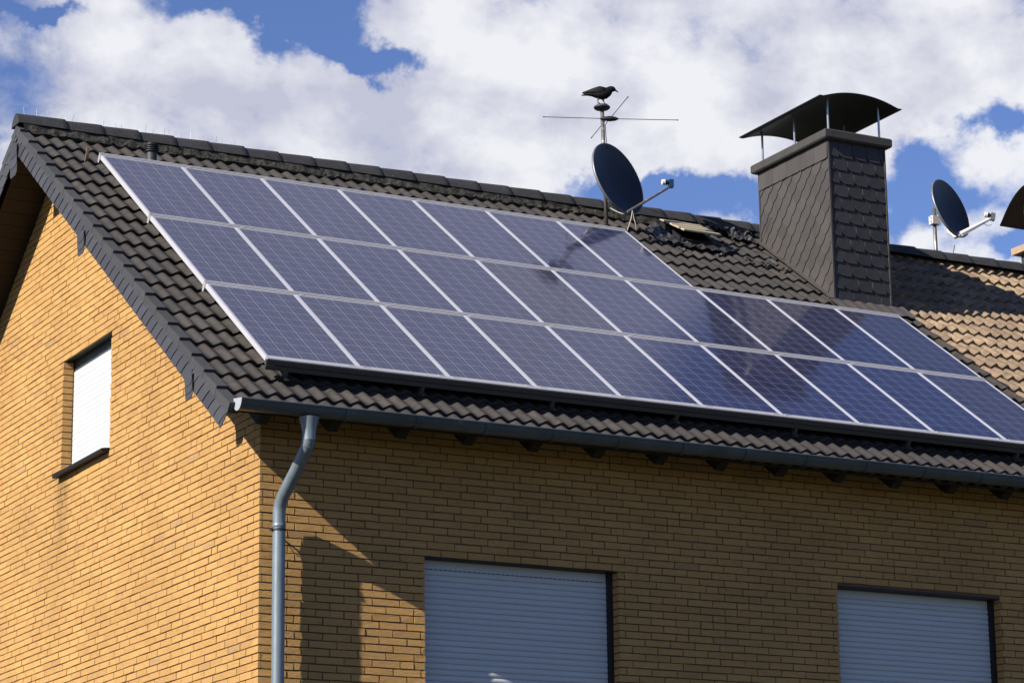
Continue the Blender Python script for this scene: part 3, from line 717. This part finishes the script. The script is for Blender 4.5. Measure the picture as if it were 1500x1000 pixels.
g2 = MB(); g2.box(0.010, XSH+.05, GY0-.011, GY1+.011, GZ1-.006, GZ1+.0005); g2.build('lintel_profile', M['box'], gw)
g3 = MB(); g3.box(XSH-.006, XSH+.03, GY1-.011, GY1+.008, GZ0+.02, GZ1-.0065); g3.build('guide_rail', M['soffit'], gw)
g4 = MB(); g4.box(XSH+.035, XSH+.05, GY0-.011, GY1+.011, GZ0, GZ1-.0065); g4.build('backing', M['slot'], gw)
g5 = MB()
g5.hexa([(-.075, GY0-.012, GZ0-.045), (XSH+.03, GY0-.012, GZ0-.030), (XSH+.03, GY1+.03, GZ0-.030), (-.075, GY1+.03, GZ0-.045), (-.075, GY0-.012, GZ0-.012), (XSH+.03, GY0-.012, GZ0+.018), (XSH+.03, GY1+.03, GZ0+.018), (-.075, GY1+.03, GZ0-.012)])
g5.build('sill', M['granite'], gw)

# ---- slate clad chimney
CX0, CX1, CY0, CY1, CZT = 8.024, 8.752, 3.377, 4.715, 6.245
ch = MB(); ch.box(CX0+.012, CX1-.012, CY0+.012, CY1-.012, 3.9, CZT+.002)
chim = ch.build('chimney', M['slot'], house)
def clip_poly(P, x0, x1, y0, y1):
    def cl(P, f, g):
        out = []
        for i in range(len(P)):
            a, b = P[i-1], P[i]; fa, fb = f(a), f(b)
            if fa >= 0: 
                if fb >= 0: out.append(b)
                else: out.append(g(a, b))
            elif fb >= 0: out += [g(a, b), b]
        return out
    def gx(c): return lambda a, b: (c, a[1]+(b[1]-a[1])*(c-a[0])/(b[0]-a[0]))
    def gy(c): return lambda a, b: (a[0]+(b[0]-a[0])*(c-a[1])/(b[1]-a[1]), c)
    for f, g in ((lambda p: p[0]-x0, gx(x0)), (lambda p: x1-p[0], gx(x1)), (lambda p: p[1]-y0, gy(y0)), (lambda p: y1-p[1], gy(y1))):
        if len(P) < 3: return []
        P = cl(P, f, g)
    return P if len(P) >= 3 else []
cl1 = MB()
# west side: scalloped slates in courses rising 45 degrees towards the front edge
WZ0, WZ1 = 4.35, CZT-0.185
ang = rad(47); ea = Vector((math.cos(ang), math.sin(ang))); eb = Vector((-math.sin(ang), math.cos(ang)))  # (p towards front, q up)
cw, cs = 0.142, 0.150; Wd = CY1-CY0
for j in range(-4, 22):
    for i in range(-6, 22):
        o = ea*(i*cs+(j % 2)*cs*.5*0+j*0.03)+eb*(j*cw-0.9)
        # plate covers one cell plus overlap upwards-left; free edge is the lower-right long edge, slightly scalloped
        loc = [(0, cw*1.15), (0, 0.022), (0.02, 0.006), (0.06, -0.004), (cs*.8, 0.002), (cs*1.02, 0.016), (cs*1.02, cw*1.15)]
        P = [(o.x+ea.x*a+eb.x*b, o.y+ea.y*a+eb.y*b) for a, b in loc]
        P = clip_poly(P, 0.0, Wd, 0.0, WZ1-WZ0)
        if not P: continue
        # tilt: the free edge stands proud
        V = []
        for (p, q) in P:
            dd = (Vector((p, q))-o).dot(eb)/cw
            V.append((CX0-0.010+0.008*dd-0.0015*((i % 2)), CY1-p, WZ0+q))
        cl1.prism(V[::-1], (0.005, 0, 0))
i = 0; p = 0.0
while p < Wd-0.01:
    w = 0.135; q = min(p+w+.012, Wd); xo = CX0-.017-.002*(i % 2)
    V = [(xo+.004, CY1-p, CZT-.005), (xo+.004, CY1-q, CZT-.005), (xo-.002, CY1-q, WZ1-.012), (xo-.002, CY1-(q-.03), WZ1-.022), (xo-.002, CY1-(p+.012), WZ1-.022), (xo-.002, CY1-p, WZ1-.01)]
    cl1.prism(V, (0.005, 0, 0)); p += w; i += 1
cl1.build('west_slates', M['slate_w'], chim)
cl2 = MB()
rh = 0.1475; z = CZT-.005; row = 0; WF = CX1-CX0
while z > 4.40:
    hh = 0.165 if row == 0 else rh
    w = 0.182; p = -(row % 2)*w*.42-.05
    while p < WF:
        a, b = max(0, p), min(WF, p+w-.006); p += w
        if b-a < .02: continue
        zb = z-hh-.012; yo = CY0-.012
        V = [(CX0+a, yo+.006, z), (CX0+a, yo-.004, zb+.045), (CX0+a+.010, yo-.005, zb+.022), (CX0+a+.035, yo-.0055, zb+.006), (CX0+a+.07, yo-.006, zb), (CX0+b-.004, yo-.006, zb), (CX0+b, yo-.006, zb+.004), (CX0+b, yo+.006, z)]
        cl2.prism(V, (0, .005, 0))
        if row > 0 and random.random() < .75 and b > a+.08 and a > .01:
            hx = CX0+a+random.uniform(-.002, .002); zz = z-rh*random.uniform(.2, .35); hl = random.uniform(.035, .075); yf = lambda q: yo+.0052-.0112*(z-q)/(z-zb)
            cl2.hexa([(hx, yf(zz-hl)-.001, zz-hl), (hx+.004, yf(zz-hl)-.001, zz-hl), (hx+.004, yf(zz-hl)+.003, zz-hl), (hx, yf(zz-hl)+.003, zz-hl), (hx, yf(zz)-.001, zz), (hx+.004, yf(zz)-.001, zz), (hx+.004, yf(zz)+.003, zz), (hx, yf(zz)+.003, zz)], m=1)
    z -= hh; row += 1
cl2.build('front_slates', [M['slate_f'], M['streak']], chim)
cb_ = MB()
cb_.box(CX0-.012, CX0+.008, CY0-.022, CY0-.006, 4.3, CZT-.004); cb_.box(CX1-.006, CX1+.010, CY0-.022, CY0, 4.3, CZT-.004); cb_.box(CX1-.002, CX1+.010, CY0, CY1, 4.3, CZT-.004); cb_.box(CX0-.018, CX0+.002, CY1-.004, CY1+.012, 4.3, CZT-.004)
cb_.build('corner_trim', M['slate_w'], chim)
cp = MB(); o_ = .072
x0, x1, y0, y1, z0, z1 = CX0-o_, CX1+o_, CY0-o_, CY1+o_, CZT, CZT+.105; bv = .015
for (za, zb2, ia, ib) in ((z0, z0+bv, bv, 0), (z0+bv, z1-bv, 0, 0), (z1-bv, z1, 0, bv)):
    cp.hexa([(x0+ia, y0+ia, za), (x1-ia, y0+ia, za), (x1-ia, y1-ia, za), (x0+ia, y1-ia, za), (x0+ib, y0+ib, zb2), (x1-ib, y0+ib, zb2), (x1-ib, y1-ib, zb2), (x0+ib, y1-ib, zb2)], .5, skip=(() if za == z0 else (0,)))
smooth_angle(cp.build('coping', M['coping'], chim), 30)
def hood(x0, x1, y0, y1, ze, rise, flare, material, parent, swap=False):
    mb = MB(); nx, ny = 22, 12; top = []; 
    def zf(u):  # u -1..1 across
        return ze + rise*(1-abs(u)**2.1) 
    V = []; F = []
    for side, th in ((1, 0.0), (0, -0.012)):
        for j in range(ny+1):
            v = j/ny; y = y0+(y1-y0)*v
            for i in range(nx+1):
                u = -1+2*i/nx; e = max(0, abs(u)-.86)/.14
                x = (x0+x1)/2+(x1-x0)/2*u
                V.append((y, x, zf(u)+flare*e*e+th) if swap else (x, y, zf(u)+flare*e*e+th))
    n1 = (nx+1)*(ny+1)
    for j in range(ny):
        for i in range(nx):
            a = j*(nx+1)+i; F.append((a, a+1, a+nx+2, a+nx+1)); b = a+n1; F.append((b, b+nx+1, b+nx+2, b+1))
    for i in range(nx): a = i; F.append((a, a+n1, a+1+n1, a+1)); a = ny*(nx+1)+i; F.append((a, a+1, a+1+n1, a+n1))
    for j in range(ny): a = j*(nx+1); F.append((a, a+nx+1, a+nx+1+n1, a+n1)); a += nx; F.append((a, a+n1, a+nx+1+n1, a+nx+1))
    mb.add(V, F); o = mb.build('hood', material, parent); smooth_angle(o, 50); return o
HX0, HX1, HY0, HY1 = 7.835, 8.91, 3.22, 4.82
hood(HX0, HX1, HY0, HY1, 6.655, 0.112, 0.024, M['metal_dark'], chim)
for (x, y) in ((CX0+.03, CY0+.02), (CX1-.03, CY0+.02), (CX0+.03, CY1-.03), (CX1-.03, CY1-.03), (CX0+.03, (CY0+CY1)/2), (CX1-.03, (CY0+CY1)/2)):
    u = (x-(HX0+HX1)/2)/((HX1-HX0)/2); zt_ = 6.655+.112*(1-abs(u)**2.1)-.012
    p_ = MB(); p_.tube([(x, y, CZT+.10), (x, y, zt_+.004)], .0125, 10); p_.build('hood_post', M['post'], chim, smooth=False)
# flashing round the chimney foot
fl = MB()
def fpatch(xa, xb, sa, sb, n0, nx, ns, amp, seed, rip=.5):
    rg = random.Random(seed); V = []; F = []
    for j in range(ns+1):
        for i in range(nx+1):
            xx = xa+(xb-xa)*i/nx; ss = sa+(sb-sa)*j/ns
            V.append(RP(xx, ss, NC+n0+prof(xx)*rip+rg.uniform(-amp, amp)))
    for j in range(ns):
        for i in range(nx): F.append((j*(nx+1)+i, j*(nx+1)+i+1, (j+1)*(nx+1)+i+1, (j+1)*(nx+1)+i))
    fl.add(V, F)
s_f = (CY0-PY+NC*ST)/CT
fpatch(CX0-.10, CX1+.16, s_f-.30, s_f+.03, .016, 40, 5, .003, 3, .35)
fpatch(CX0-.085, CX0+.02, s_f-.02, s_f+1.75, .022, 4, 30, .003, 4, .2)
fl.build('flashing', M['flash_t'], chim, smooth=True)
fl = MB(); fpatch(7.45, 8.0, .95, 1.16, .05, 14, 8, .035, 8, .3); fpatch(7.62, 7.92, .72, .98, .03, 9, 7, .03, 18, .3)
fl.build('rear_flashing', M['flash'], chim)
for (xa, sa, w, h, sd) in ((7.10, .08, .10, .05, 1), (7.62, -.02, .12, .06, 2), (7.80, -.14, .09, .05, 3), (7.42, .03, .12, .045, 5), (7.83, .05, .03, .20, 7), (6.62, .10, .09, .04, 9)):
    fl = MB(); fpatch(xa, xa+w, sa, sa+h, .016, 6, 4, .012, sd, .9); fl.build('roof_debris', M['flash'], roof)  # small dark crumpled debris lying on the tiles

# ------------------------------------------------------------------ neighbouring house
nh = tag(empty('terraced_house', (XE, 0, GROUND)), 'neighbouring terraced house with sandy brown tiled roof at right edge', 'house')
nr = MB(); tiles(nr, XE+.004, XN, rows, S_RIDGE, seed=11, jit=2.6, dn=.004, amp=1.45, lift=.045, thick=.035)
nroof = nr.build('roof', M['tile_b'], nh); smooth_angle(nroof, 40)
bk = MB(); bk.hexa([RB(XE+.01, -5.7, NC-.08), RB(XN, -5.7, NC-.08), RB(XN, S_RIDGE, NC-.08), RB(XE+.01, S_RIDGE, NC-.08), RB(XE+.01, -5.7, NC-.02), RB(XN, -5.7, NC-.02), RB(XN, S_RIDGE, NC-.02), RB(XE+.01, S_RIDGE, NC-.02)])
bk.hexa([RP(XE+.01, -5.66, NB-.03), RP(XN, -5.66, NB-.03), RP(XN, S_RIDGE-.01, NB-.03), RP(XE+.01, S_RIDGE-.01, NB-.03), RP(XE+.01, -5.66, NB-.004), RP(XN, -5.66, NB-.004), RP(XN, S_RIDGE-.01, NB-.004), RP(XE+.01, S_RIDGE-.01, NB-.004)])
bk.build('rear_roof_slope', M['tile_b'], nroof)
x0 = XE+.004; x1 = XE+.30
while x0 < XN-.1:
    c = MB(); cap_piece(c, x0, min(x1, XN)+.005, .128, .113, RIDGE_Y, RIDGE_Z+J(.003)); smooth_angle(c.build('ridge_cap', M['ridge'], nroof), 50)
    x0 = x1-.02; x1 += .3835
nw = MB()
for k, z in brick_rows(1.86):
    for (a, b) in row_bricks(k+50, XN-XE-.02):
        o = J(.0016); zt, zb = z+CO-.0052, z+.0052
        nw.hexa([(XE+.012+a, o, zb), (XE+.012+b, o, zb), (XE+.012+b, .02, zb), (XE+.012+a, .02, zb), (XE+.012+a, o, zt), (XE+.012+b, o, zt), (XE+.012+b, .02, zt), (XE+.012+a, .02, zt)], skip=(4,))
nw.build('front_wall', M['brick'], nh)
nc = MB(); nc.box(XE+.002, XN, D0, T, GROUND, 1.86); nc.box(XE+.002, XN, YB-T, YB, GROUND, 1.86); nc.box(XN-T, XN, T, YB-T, GROUND, 1.86)
nc.hexa([(XN-T, T, 1.861), (XN, T, 1.861), (XN, YB-T, 1.861), (XN-T, YB-T, 1.861), (XN-T, RIDGE_Y-.02, RIDGE_Z-.25), (XN, RIDGE_Y-.02, RIDGE_Z-.25), (XN, RIDGE_Y+.02, RIDGE_Z-.25), (XN-T, RIDGE_Y+.02, RIDGE_Z-.25)])
nc.build('wall_core', M['mortar'], nh)
# its chimney, behind the ridge
c2 = MB(); c2.box(12.63, 13.4, 5.02, 5.93, 4.6, 6.20); nchim = c2.build('chimney', M['slate_f'], nh)
c3 = MB(); c3.box(12.55, 13.48, 4.93, 6.02, 6.20, 6.285); c3.build('coping', M['coping_b'], nchim)
hood(4.86, 6.10, 12.46, 13.55, 6.585, 0.40, .015, M['metal_dark'], nchim, swap=True)
for (x, y) in ((12.66, 5.12), (13.36, 5.12), (12.66, 5.84), (13.36, 5.84)):
    u = (y-5.48)/.62; p_ = MB(); p_.tube([(x, y, 6.28), (x, y, 6.585+.40*(1-abs(u)**2.1))], .012, 8); p_.build('hood_post', M['post'], nchim)

# ------------------------------------------------------------------ solar panels (one thing each) and mounting rails
PW, PH = W_-0.003, H_-0.055
fm = MB(); fz = 0.042; ft = 0.0165
for (a, b, c, d) in ((0, ft, 0, -PH), (PW-ft, PW, 0, -PH), (ft, PW-ft, 0, -ft), (ft, PW-ft, -PH+ft, -PH)):
    fm.box(a, b, d, c, -fz, 0.0, .5)
gm = MB(); gm.add([(ft-.001, -PH+ft-.001, -.0022), (PW-ft+.001, -PH+ft-.001, -.0022), (PW-ft+.001, -ft+.001, -.0022), (ft-.001, -ft+.001, -.0022)], [(0, 1, 2, 3)], .5)
gm.add([(ft, -PH+ft, -.008), (PW-ft, -PH+ft, -.008), (PW-ft, -ft, -.008), (ft, -ft, -.008)], [(3, 2, 1, 0)], .5)
first = None
ords = ['first', 'second', 'third', 'fourth', 'fifth', 'sixth', 'seventh', 'eighth', 'ninth', 'tenth']
rname = ['top', 'middle', 'bottom']
def panel(i, j):
    global first
    loc = RP(PX+i*W_+.0015, -j*H_-.0275, 0.0)
    e = empty('solar_panel', loc, (TH, 0, 0))
    if first is None:
        f_ = fm.build('frame', M['alu']); g_ = gm.build('cell_sheet', M['cells']); first = (f_, g_)
    else:
        f_, g_ = [o.copy() for o in first]
        for o in (f_, g_): COL.objects.link(o)
    for o in (f_, g_): o.parent = e
    n = 7 if j == 0 else 10
    extra = ''
    if j == 0 and i == n-1: extra = ', below satellite dish'
    elif i == 0: extra = ', gable end'
    tag(e, 'silver framed blue solar panel, %s from the left in the %s row%s' % (ords[i], rname[j], extra), 'solar panel', 'solar panels of the roof array')
for j in range(3):
    for i in range(7 if j == 0 else 10): panel(i, j)
def rail(sc, xa, xb, label, bottom=False):
    mb = MB()
    if bottom:
        mb.rbox(xa, xb, sc-.050, sc-.004, -.010, .002); mb.rbox(xa, xb, sc-.050, sc-.0455, -.050, -.0102, m=1); mb.rbox(xa, xb, sc-.042, sc+.02, -.058, -.0505, m=1)
        mb.rbox(xa, xb, sc-.052, sc-.044, -.096, -.0585, m=1); mb.rbox(xa, xb, sc-.0435, sc+.03, -.096, -.089, m=1)
    else:
        mb.rbox(xa, xb, sc-.0255, sc-.003, -.06, .006); mb.rbox(xa, xb, sc-.003, sc+.003, -.06, -.006); mb.rbox(xa, xb, sc+.003, sc+.0255, -.06, .008)
        mb.rbox(xa, xb, sc-.02, sc+.02, -.085, -.0605)
    o = mb.build('mounting_rail', [M['alu_d'], M['alu_shade']], origin=tuple(RP(xa, sc, -.08)))
    # roof hooks carrying the rail, a part of it
    x = xa+.18
    while x < xb:
        h = MB(); h.rbox(x, x+.03, sc-.05, sc+.0, NC-.03, -.0925 if bottom else -.0855); h.rbox(x, x+.03, sc-.10, sc-.05, NC-.005, NC+.004)
        h.build('rail_hook', M['alu_shade'], o); x += 1.24
    # clamps showing at the panel joints
    k = 1
    while PX+k*W_ < xb-.05:
        xx = PX+k*W_
        for a_ in (((-.085, -.045, .026, .034), (.045, .085, -.034, -.026)) if not bottom else ((-.10, -.03, -.003, .006), (.03, .10, -.003, .006))):
            c = MB(); c.rbox(xx+a_[0], xx+a_[1], sc+a_[2], sc+a_[3], -.003, .0055); c.build('clamp', M['alu'], o)
        k += 1
    tag(o, label, 'rail', 'mounting rails of the solar array'); return o
rail(0.0, PX-.004, PX+7*W_, 'short aluminium rail along the upper edge of the top panel row')
rail(-H_, PX-.004, PX+10*W_, 'aluminium rail between the top and middle panel rows')
rail(-2*H_, PX-.004, PX+10*W_, 'aluminium rail between the middle and bottom panel rows')
rail(-3*H_+.028, PX-.004, PX+10*W_, 'grooved aluminium rail under the lower edge of the bottom panel row', True)

# ------------------------------------------------------------------ antenna mast, dishes, crow
MXx, MYy = 5.945, 4.58
mast = MB(); zb = RP(MXx, (MYy-PY+NC*ST)/CT, NC-.05).z
mast.tube([(MXx+.005, MYy, zb), (MXx-.02, MYy, 6.655)], .021, 14)
mo = tag(mast.build('antenna_mast', M['galv'], smooth=True, origin=(MXx, MYy, zb)), 'thin steel roof mast with crossed rod aerials and round top cap', 'antenna')
TX, TY = MXx-.022, MYy
hc = MB(); hc.lathe((TX, TY, 6.650), [(.03, -.012), (.075, -.008), (.090, .006), (.088, .020), (.060, .038), (.02, .046)], seg=28); smooth_angle(hc.build('mast_cap', M['vent'], mo), 50)
f_h = Vector((math.sin(YAW), math.cos(YAW), 0)); r_h = Vector((math.cos(YAW), -math.sin(YAW), 0))
d1 = (r_h + f_h*0.10).normalized(); d2 = (-f_h + r_h*.24).normalized()
cc = Vector((TX+.01, TY-.03, 6.527))
hb = MB(); hc_ = cc+d1*.06
hb.tube([cc-d1*.05, cc-d1*.02, hc_, cc+d1*.12, cc+d1*.155], [(.006, .008), (.020, .022), (.030, .034), (.022, .026), (.006, .008)], 14, ref=(0, 0, 1)); smooth_angle(hb.build('aerial_hub', M['slot'], mo), 60)
for (a, b) in ((cc-d1*.02, cc-d1*.66+Vector((0, 0, .006))), (cc+d1*.12, cc+d1*.80), (cc+d1*.06+d2*.01, cc+d1*.06+d2*.72), (cc+d1*.03-d2*.01, cc+d1*.03-d2*.66)):
    rd = MB(); rd.tube([a, b], .0042, 8); rd.tube([b-(b-a).normalized()*.01, b+(b-a).normalized()*.006], .007, 8); rd.build('aerial_rod', M['rod'], mo)
mc = MB(); mc.tube([cc+d1*.04+Vector((0, 0, -.02)), cc+d1*.01+Vector((0, 0, -.07)), (TX+.028, TY-.02, 6.38), (MXx+.02, TY-.02, 6.20)], .004, 6); mc.build('mast_cable', M['slot'], mo)

def dish(name, c, nrm, R, rv, pole_xy, lnb_pos, label, arm_mat, lnb_mat, big_arm=False, foot=None):
    c = Vector(c); n = Vector(nrm).normalized()
    upv = Vector((0, 0, 1)); v = (upv-n*upv.dot(n)).normalized(); u = v.cross(n)
    e = tag(empty(name, c), label, 'satellite dish')
    V = []; F = []; nr, ns = 8, 48
    for sd in (0, 1):
        V.append(c-n*(.085*R/.42+.008*sd))
        for i in range(1, nr+1):
            q = i/nr
            for k in range(ns):
                t = 2*math.pi*k/ns
                V.append(c+u*math.cos(t)*R*q*.93+v*math.sin(t)*R*q-n*(.085*R/.42*(1-q*q)+.008*sd))
    off = 1+nr*ns
    for sd in (0, 1):
        b = sd*off
        for k in range(ns):
            f = (b, b+1+k, b+1+(k+1) % ns); F.append(f if sd == 0 else f[::-1])
        for i in range(nr-1):
            for k in range(ns):
                f = (b+1+i*ns+k, b+1+(i+1)*ns+k, b+1+(i+1)*ns+(k+1) % ns, b+1+i*ns+(k+1) % ns); F.append(f if sd == 0 else f[::-1])
    rf = MB(); rf.add(V, F, .5); o = rf.build('reflector', M['dish'], e, smooth=True)
    # rolled rim
    rm = MB(); pts = [c+u*math.cos(2*math.pi*k/ns)*R*.935+v*math.sin(2*math.pi*k/ns)*R*1.005-n*.008 for k in range(ns+1)]
    VV = []; FF = []
    for k in range(ns):
        t = 2*math.pi*k/ns; o_ = (u*math.cos(t)*.93+v*math.sin(t)).normalized(); p = c+u*math.cos(t)*R*.93+v*math.sin(t)*R
        for (a, b) in ((-.002, .003), (.007, .001), (.008, -.016), (.003, -.026), (-.003, -.02)): VV.append(p+o_*a+n*b)
    for k in range(ns):
        for j in range(5): FF.append((k*5+j, k*5+(j+1) % 5, ((k+1) % ns)*5+(j+1) % 5, ((k+1) % ns)*5+j))
    rm.add(VV, FF, .5); rm.build('rim', M['rim'], e, smooth=True)
    lp = Vector(lnb_pos); base = c-v*R*.97-n*.02
    ar = MB()
    if big_arm:
        d = (lp-base); ar.tube([base-n*.06+v*.02, base+d*.12, base+d*.5+Vector((0, 0, -.012)), lp-Vector((0, 0, .03))], [(.034, .018), (.033, .018), (.028, .015), (.016, .012)], 4, ref=(0, 0, 1))
    else:
        ar.tube([base-n*.03, base+n*.02, lp-Vector((0, 0, .05))-(lp-base)*.04, lp-Vector((0, 0, .045))], [.017, .017, .014, .012], 10)
    smooth_angle(ar.build('lnb_arm', arm_mat, e), 30)
    ax = (c-lp).normalized(); ln = MB()
    ln.lathe(lp, [(.006, .085), (.030, .08), (.033, .05), (.030, .045)], axis=ax)
    ln.build('feed_cap', M['white'], e, smooth=False)
    ln = MB(); ln.lathe(lp, [(.028, .044), (.028, .02), (.018, .015), (.018, 0)], axis=ax); ln.build('feed_collar', M['slot'], e)
    lb = MB(); s1 = ax.cross(Vector((0, 0, 1))).normalized(); s2 = s1.cross(ax)
    q = [lp+s1*a+s2*b+ax*d_ for d_ in (-.045, .004) for (a, b) in ((-.03, -.055), (.03, -.055), (.03, .033), (-.03, .033))]
    lb.hexa(q); lb.build('lnb', lnb_mat, e)
    return e, n, u, v, base
dn_ = (.345, -.90, .262)
e1, n1, u1, v1, base1 = dish('satellite_dish', (6.046, 4.47, 5.840), dn_, .425, None, None, (6.607, 4.35, 5.840), 'large anthracite satellite dish clamped to the mast under the crow', M['galv'], M['blue'])
bk_ = MB(); bk_.box(MXx-.03, MXx+.04, MYy-.012, MYy+.045, 5.78, 5.90); bk_.tube([(MXx, MYy-.04, 5.84), Vector((6.046, 4.47, 5.84))-n1*.125], .022, 8); bk_.build('bracket', M['galv'], e1)
sc_ = MB(); pts = []
for k in range(7):
    t = k/6; pts.append(base1-n1*(.055-.03*t)+Vector((-.13*(1-t), .03*(1-t), .07*(1-t)**1.5)))
sc_.tube(pts, [(.010, .02)]*7, 6); sc_.build('lower_bracket', M['white'], e1)
for k, (dxx, dzz) in enumerate(((-.06, -.23), (.055, -.22))):
    cb2 = MB(); b0 = base1+n1*.06+Vector((.03, 0, .005))
    cb2.tube([b0, b0+Vector((dxx*.25, 0, dzz*.35)), b0+Vector((dxx*.7, 0, dzz*.7)), b0+Vector((dxx, .02, dzz))], .0045, 6); cb2.build('cable', M['cable'], e1)
# second dish, on its own pole behind the neighbour's ridge
P2 = Vector((10.82, 5.25, 0))
e2, n2, u2_, v2, base2 = dish('satellite_dish', (10.987, 5.14, 6.357), dn_, .375, None, None, (11.425, 4.95, 6.270), 'smaller satellite dish with white arm on a pole behind the sandy roof', M['white'], M['galv'], True)
pl = MB(); pl.tube([(P2.x, P2.y, 5.3), (P2.x, P2.y, 6.36)], .022, 12); pl.build('pole', M['galv'], e2, smooth=True)
bk_ = MB(); bk_.box(P2.x-.06, P2.x+.05, P2.y-.05, P2.y+.03, 6.16, 6.26); bk_.tube([(P2.x-.10, P2.y-.03, 6.235), (P2.x+.06, P2.y-.03, 6.235)], .006, 6); bk_.tube([(P2.x-.10, P2.y-.03, 6.185), (P2.x+.06, P2.y-.03, 6.185)], .006, 6)
bk_.tube([(P2.x, P2.y, 6.22), Vector((10.987, 5.14, 6.357))-n2*.115], .03, 8); bk_.build('pole_clamp', M['white'], e2)
lb = MB(); lb.tube([Vector((10.987, 5.14, 6.357))-n2*.085-v2*.12, base2-n2*.09+v2*.10, base2-n2*.03, base2+n2*.03-v2*.012], [(.030, .018), (.034, .018), (.036, .02), (.026, .018)], 6); lb.build('back_arm', M['white'], e2)
cb2 = MB(); lp = Vector((11.425, 4.95, 6.270)); cb2.tube([lp+Vector((0, 0, -.06)), lp+Vector((-.005, 0, -.11)), lp+Vector((-.05, 0, -.13)), lp+Vector((-.10, 0, -.115)), lp+Vector((-.13, 0, -.10))], .0035, 6); cb2.build('cable', M['rod'], e2)
st = MB(); st.tube([(P2.x+.20, P2.y+.02, 5.6), (P2.x+.26, P2.y-.02, 5.94)], .006, 6); st.build('stay', M['slot'], e2)

# crow: one lofted body, folded wings, beak and legs
foot = Vector((TX, TY, 6.697)); SCL = 0.00088
def cp3(px, py, side=0.0): return foot + r_h*((px-425)*SCL) + Vector((0, 0, (345-py)*SCL)) - f_h*side
cr = MB()
secs = [(178, 226, 6, 10), (205, 221, 9, 18), (250, 215, 16, 24), (300, 208, 33, 34), (340, 206, 50, 46), (385, 207, 66, 58), (430, 208, 78, 64), (470, 198, 74, 60), (500, 183, 62, 52), (522, 165, 50, 42), (542, 150, 42, 36), (562, 150, 37, 32), (580, 157, 28, 24), (592, 164, 18, 15)]
cr.tube([cp3(a, b) for a, b, _, _ in secs], [(c*SCL, d*SCL) for _, _, c, d in secs], 16, ref=(0, 0, 1))
crow = cr.build('crow', M['crow'], smooth=True, origin=tuple(foot)); tag(crow, 'black crow perched on top of the antenna mast, facing right', 'bird')
w_ = MB()
for sd in (1, -1):
    w_.tube([cp3(188, 194, sd*.012), cp3(250, 186, sd*.022), cp3(320, 178, sd*.036), (cp3(400, 172, sd*.050)), cp3(460, 180, sd*.046), cp3(490, 190, sd*.03)], [(6*SCL, 6*SCL), (17*SCL, 9*SCL), (32*SCL, 10*SCL), (46*SCL, 12*SCL), (40*SCL, 10*SCL), (14*SCL, 5*SCL)], 10, ref=(0, 0, 1))
w_.tube([cp3(400, 140), cp3(418, 128), cp3(436, 134)], [6*SCL, 9*SCL, 5*SCL], 8)
w_.build('wings', M['crow'], crow, smooth=True)
bk_ = MB(); bk_.tube([cp3(584, 160), cp3(602, 170), cp3(620, 184), cp3(633, 199)], [(15*SCL, 11*SCL), (11*SCL, 8*SCL), (7*SCL, 5*SCL), (1.5*SCL, 1.5*SCL)], 10, ref=(0, 0, 1)); bk_.build('beak', M['slot'], crow, smooth=True)
for (a, b, sd) in (((385, 270), (378, 335), .015), ((440, 275), (470, 340), -.012)):
    lg = MB(); k_ = ((a[0]+b[0])/2-6, (a[1]+b[1])/2)
    lg.tube([cp3(*a, sd), cp3(*k_, sd), cp3(b[0], b[1]-4, sd)], [14*SCL, 6*SCL, 5*SCL], 8)
    for (tx, ts) in ((26, 0), (22, .02), (22, -.02), (-20, 0)): lg.tube([cp3(b[0], b[1]-4, sd), cp3(b[0]+tx, b[1]+3, sd+ts)], [4*SCL, 2.5*SCL], 6)
    lg.build('leg', M['slot'], crow)
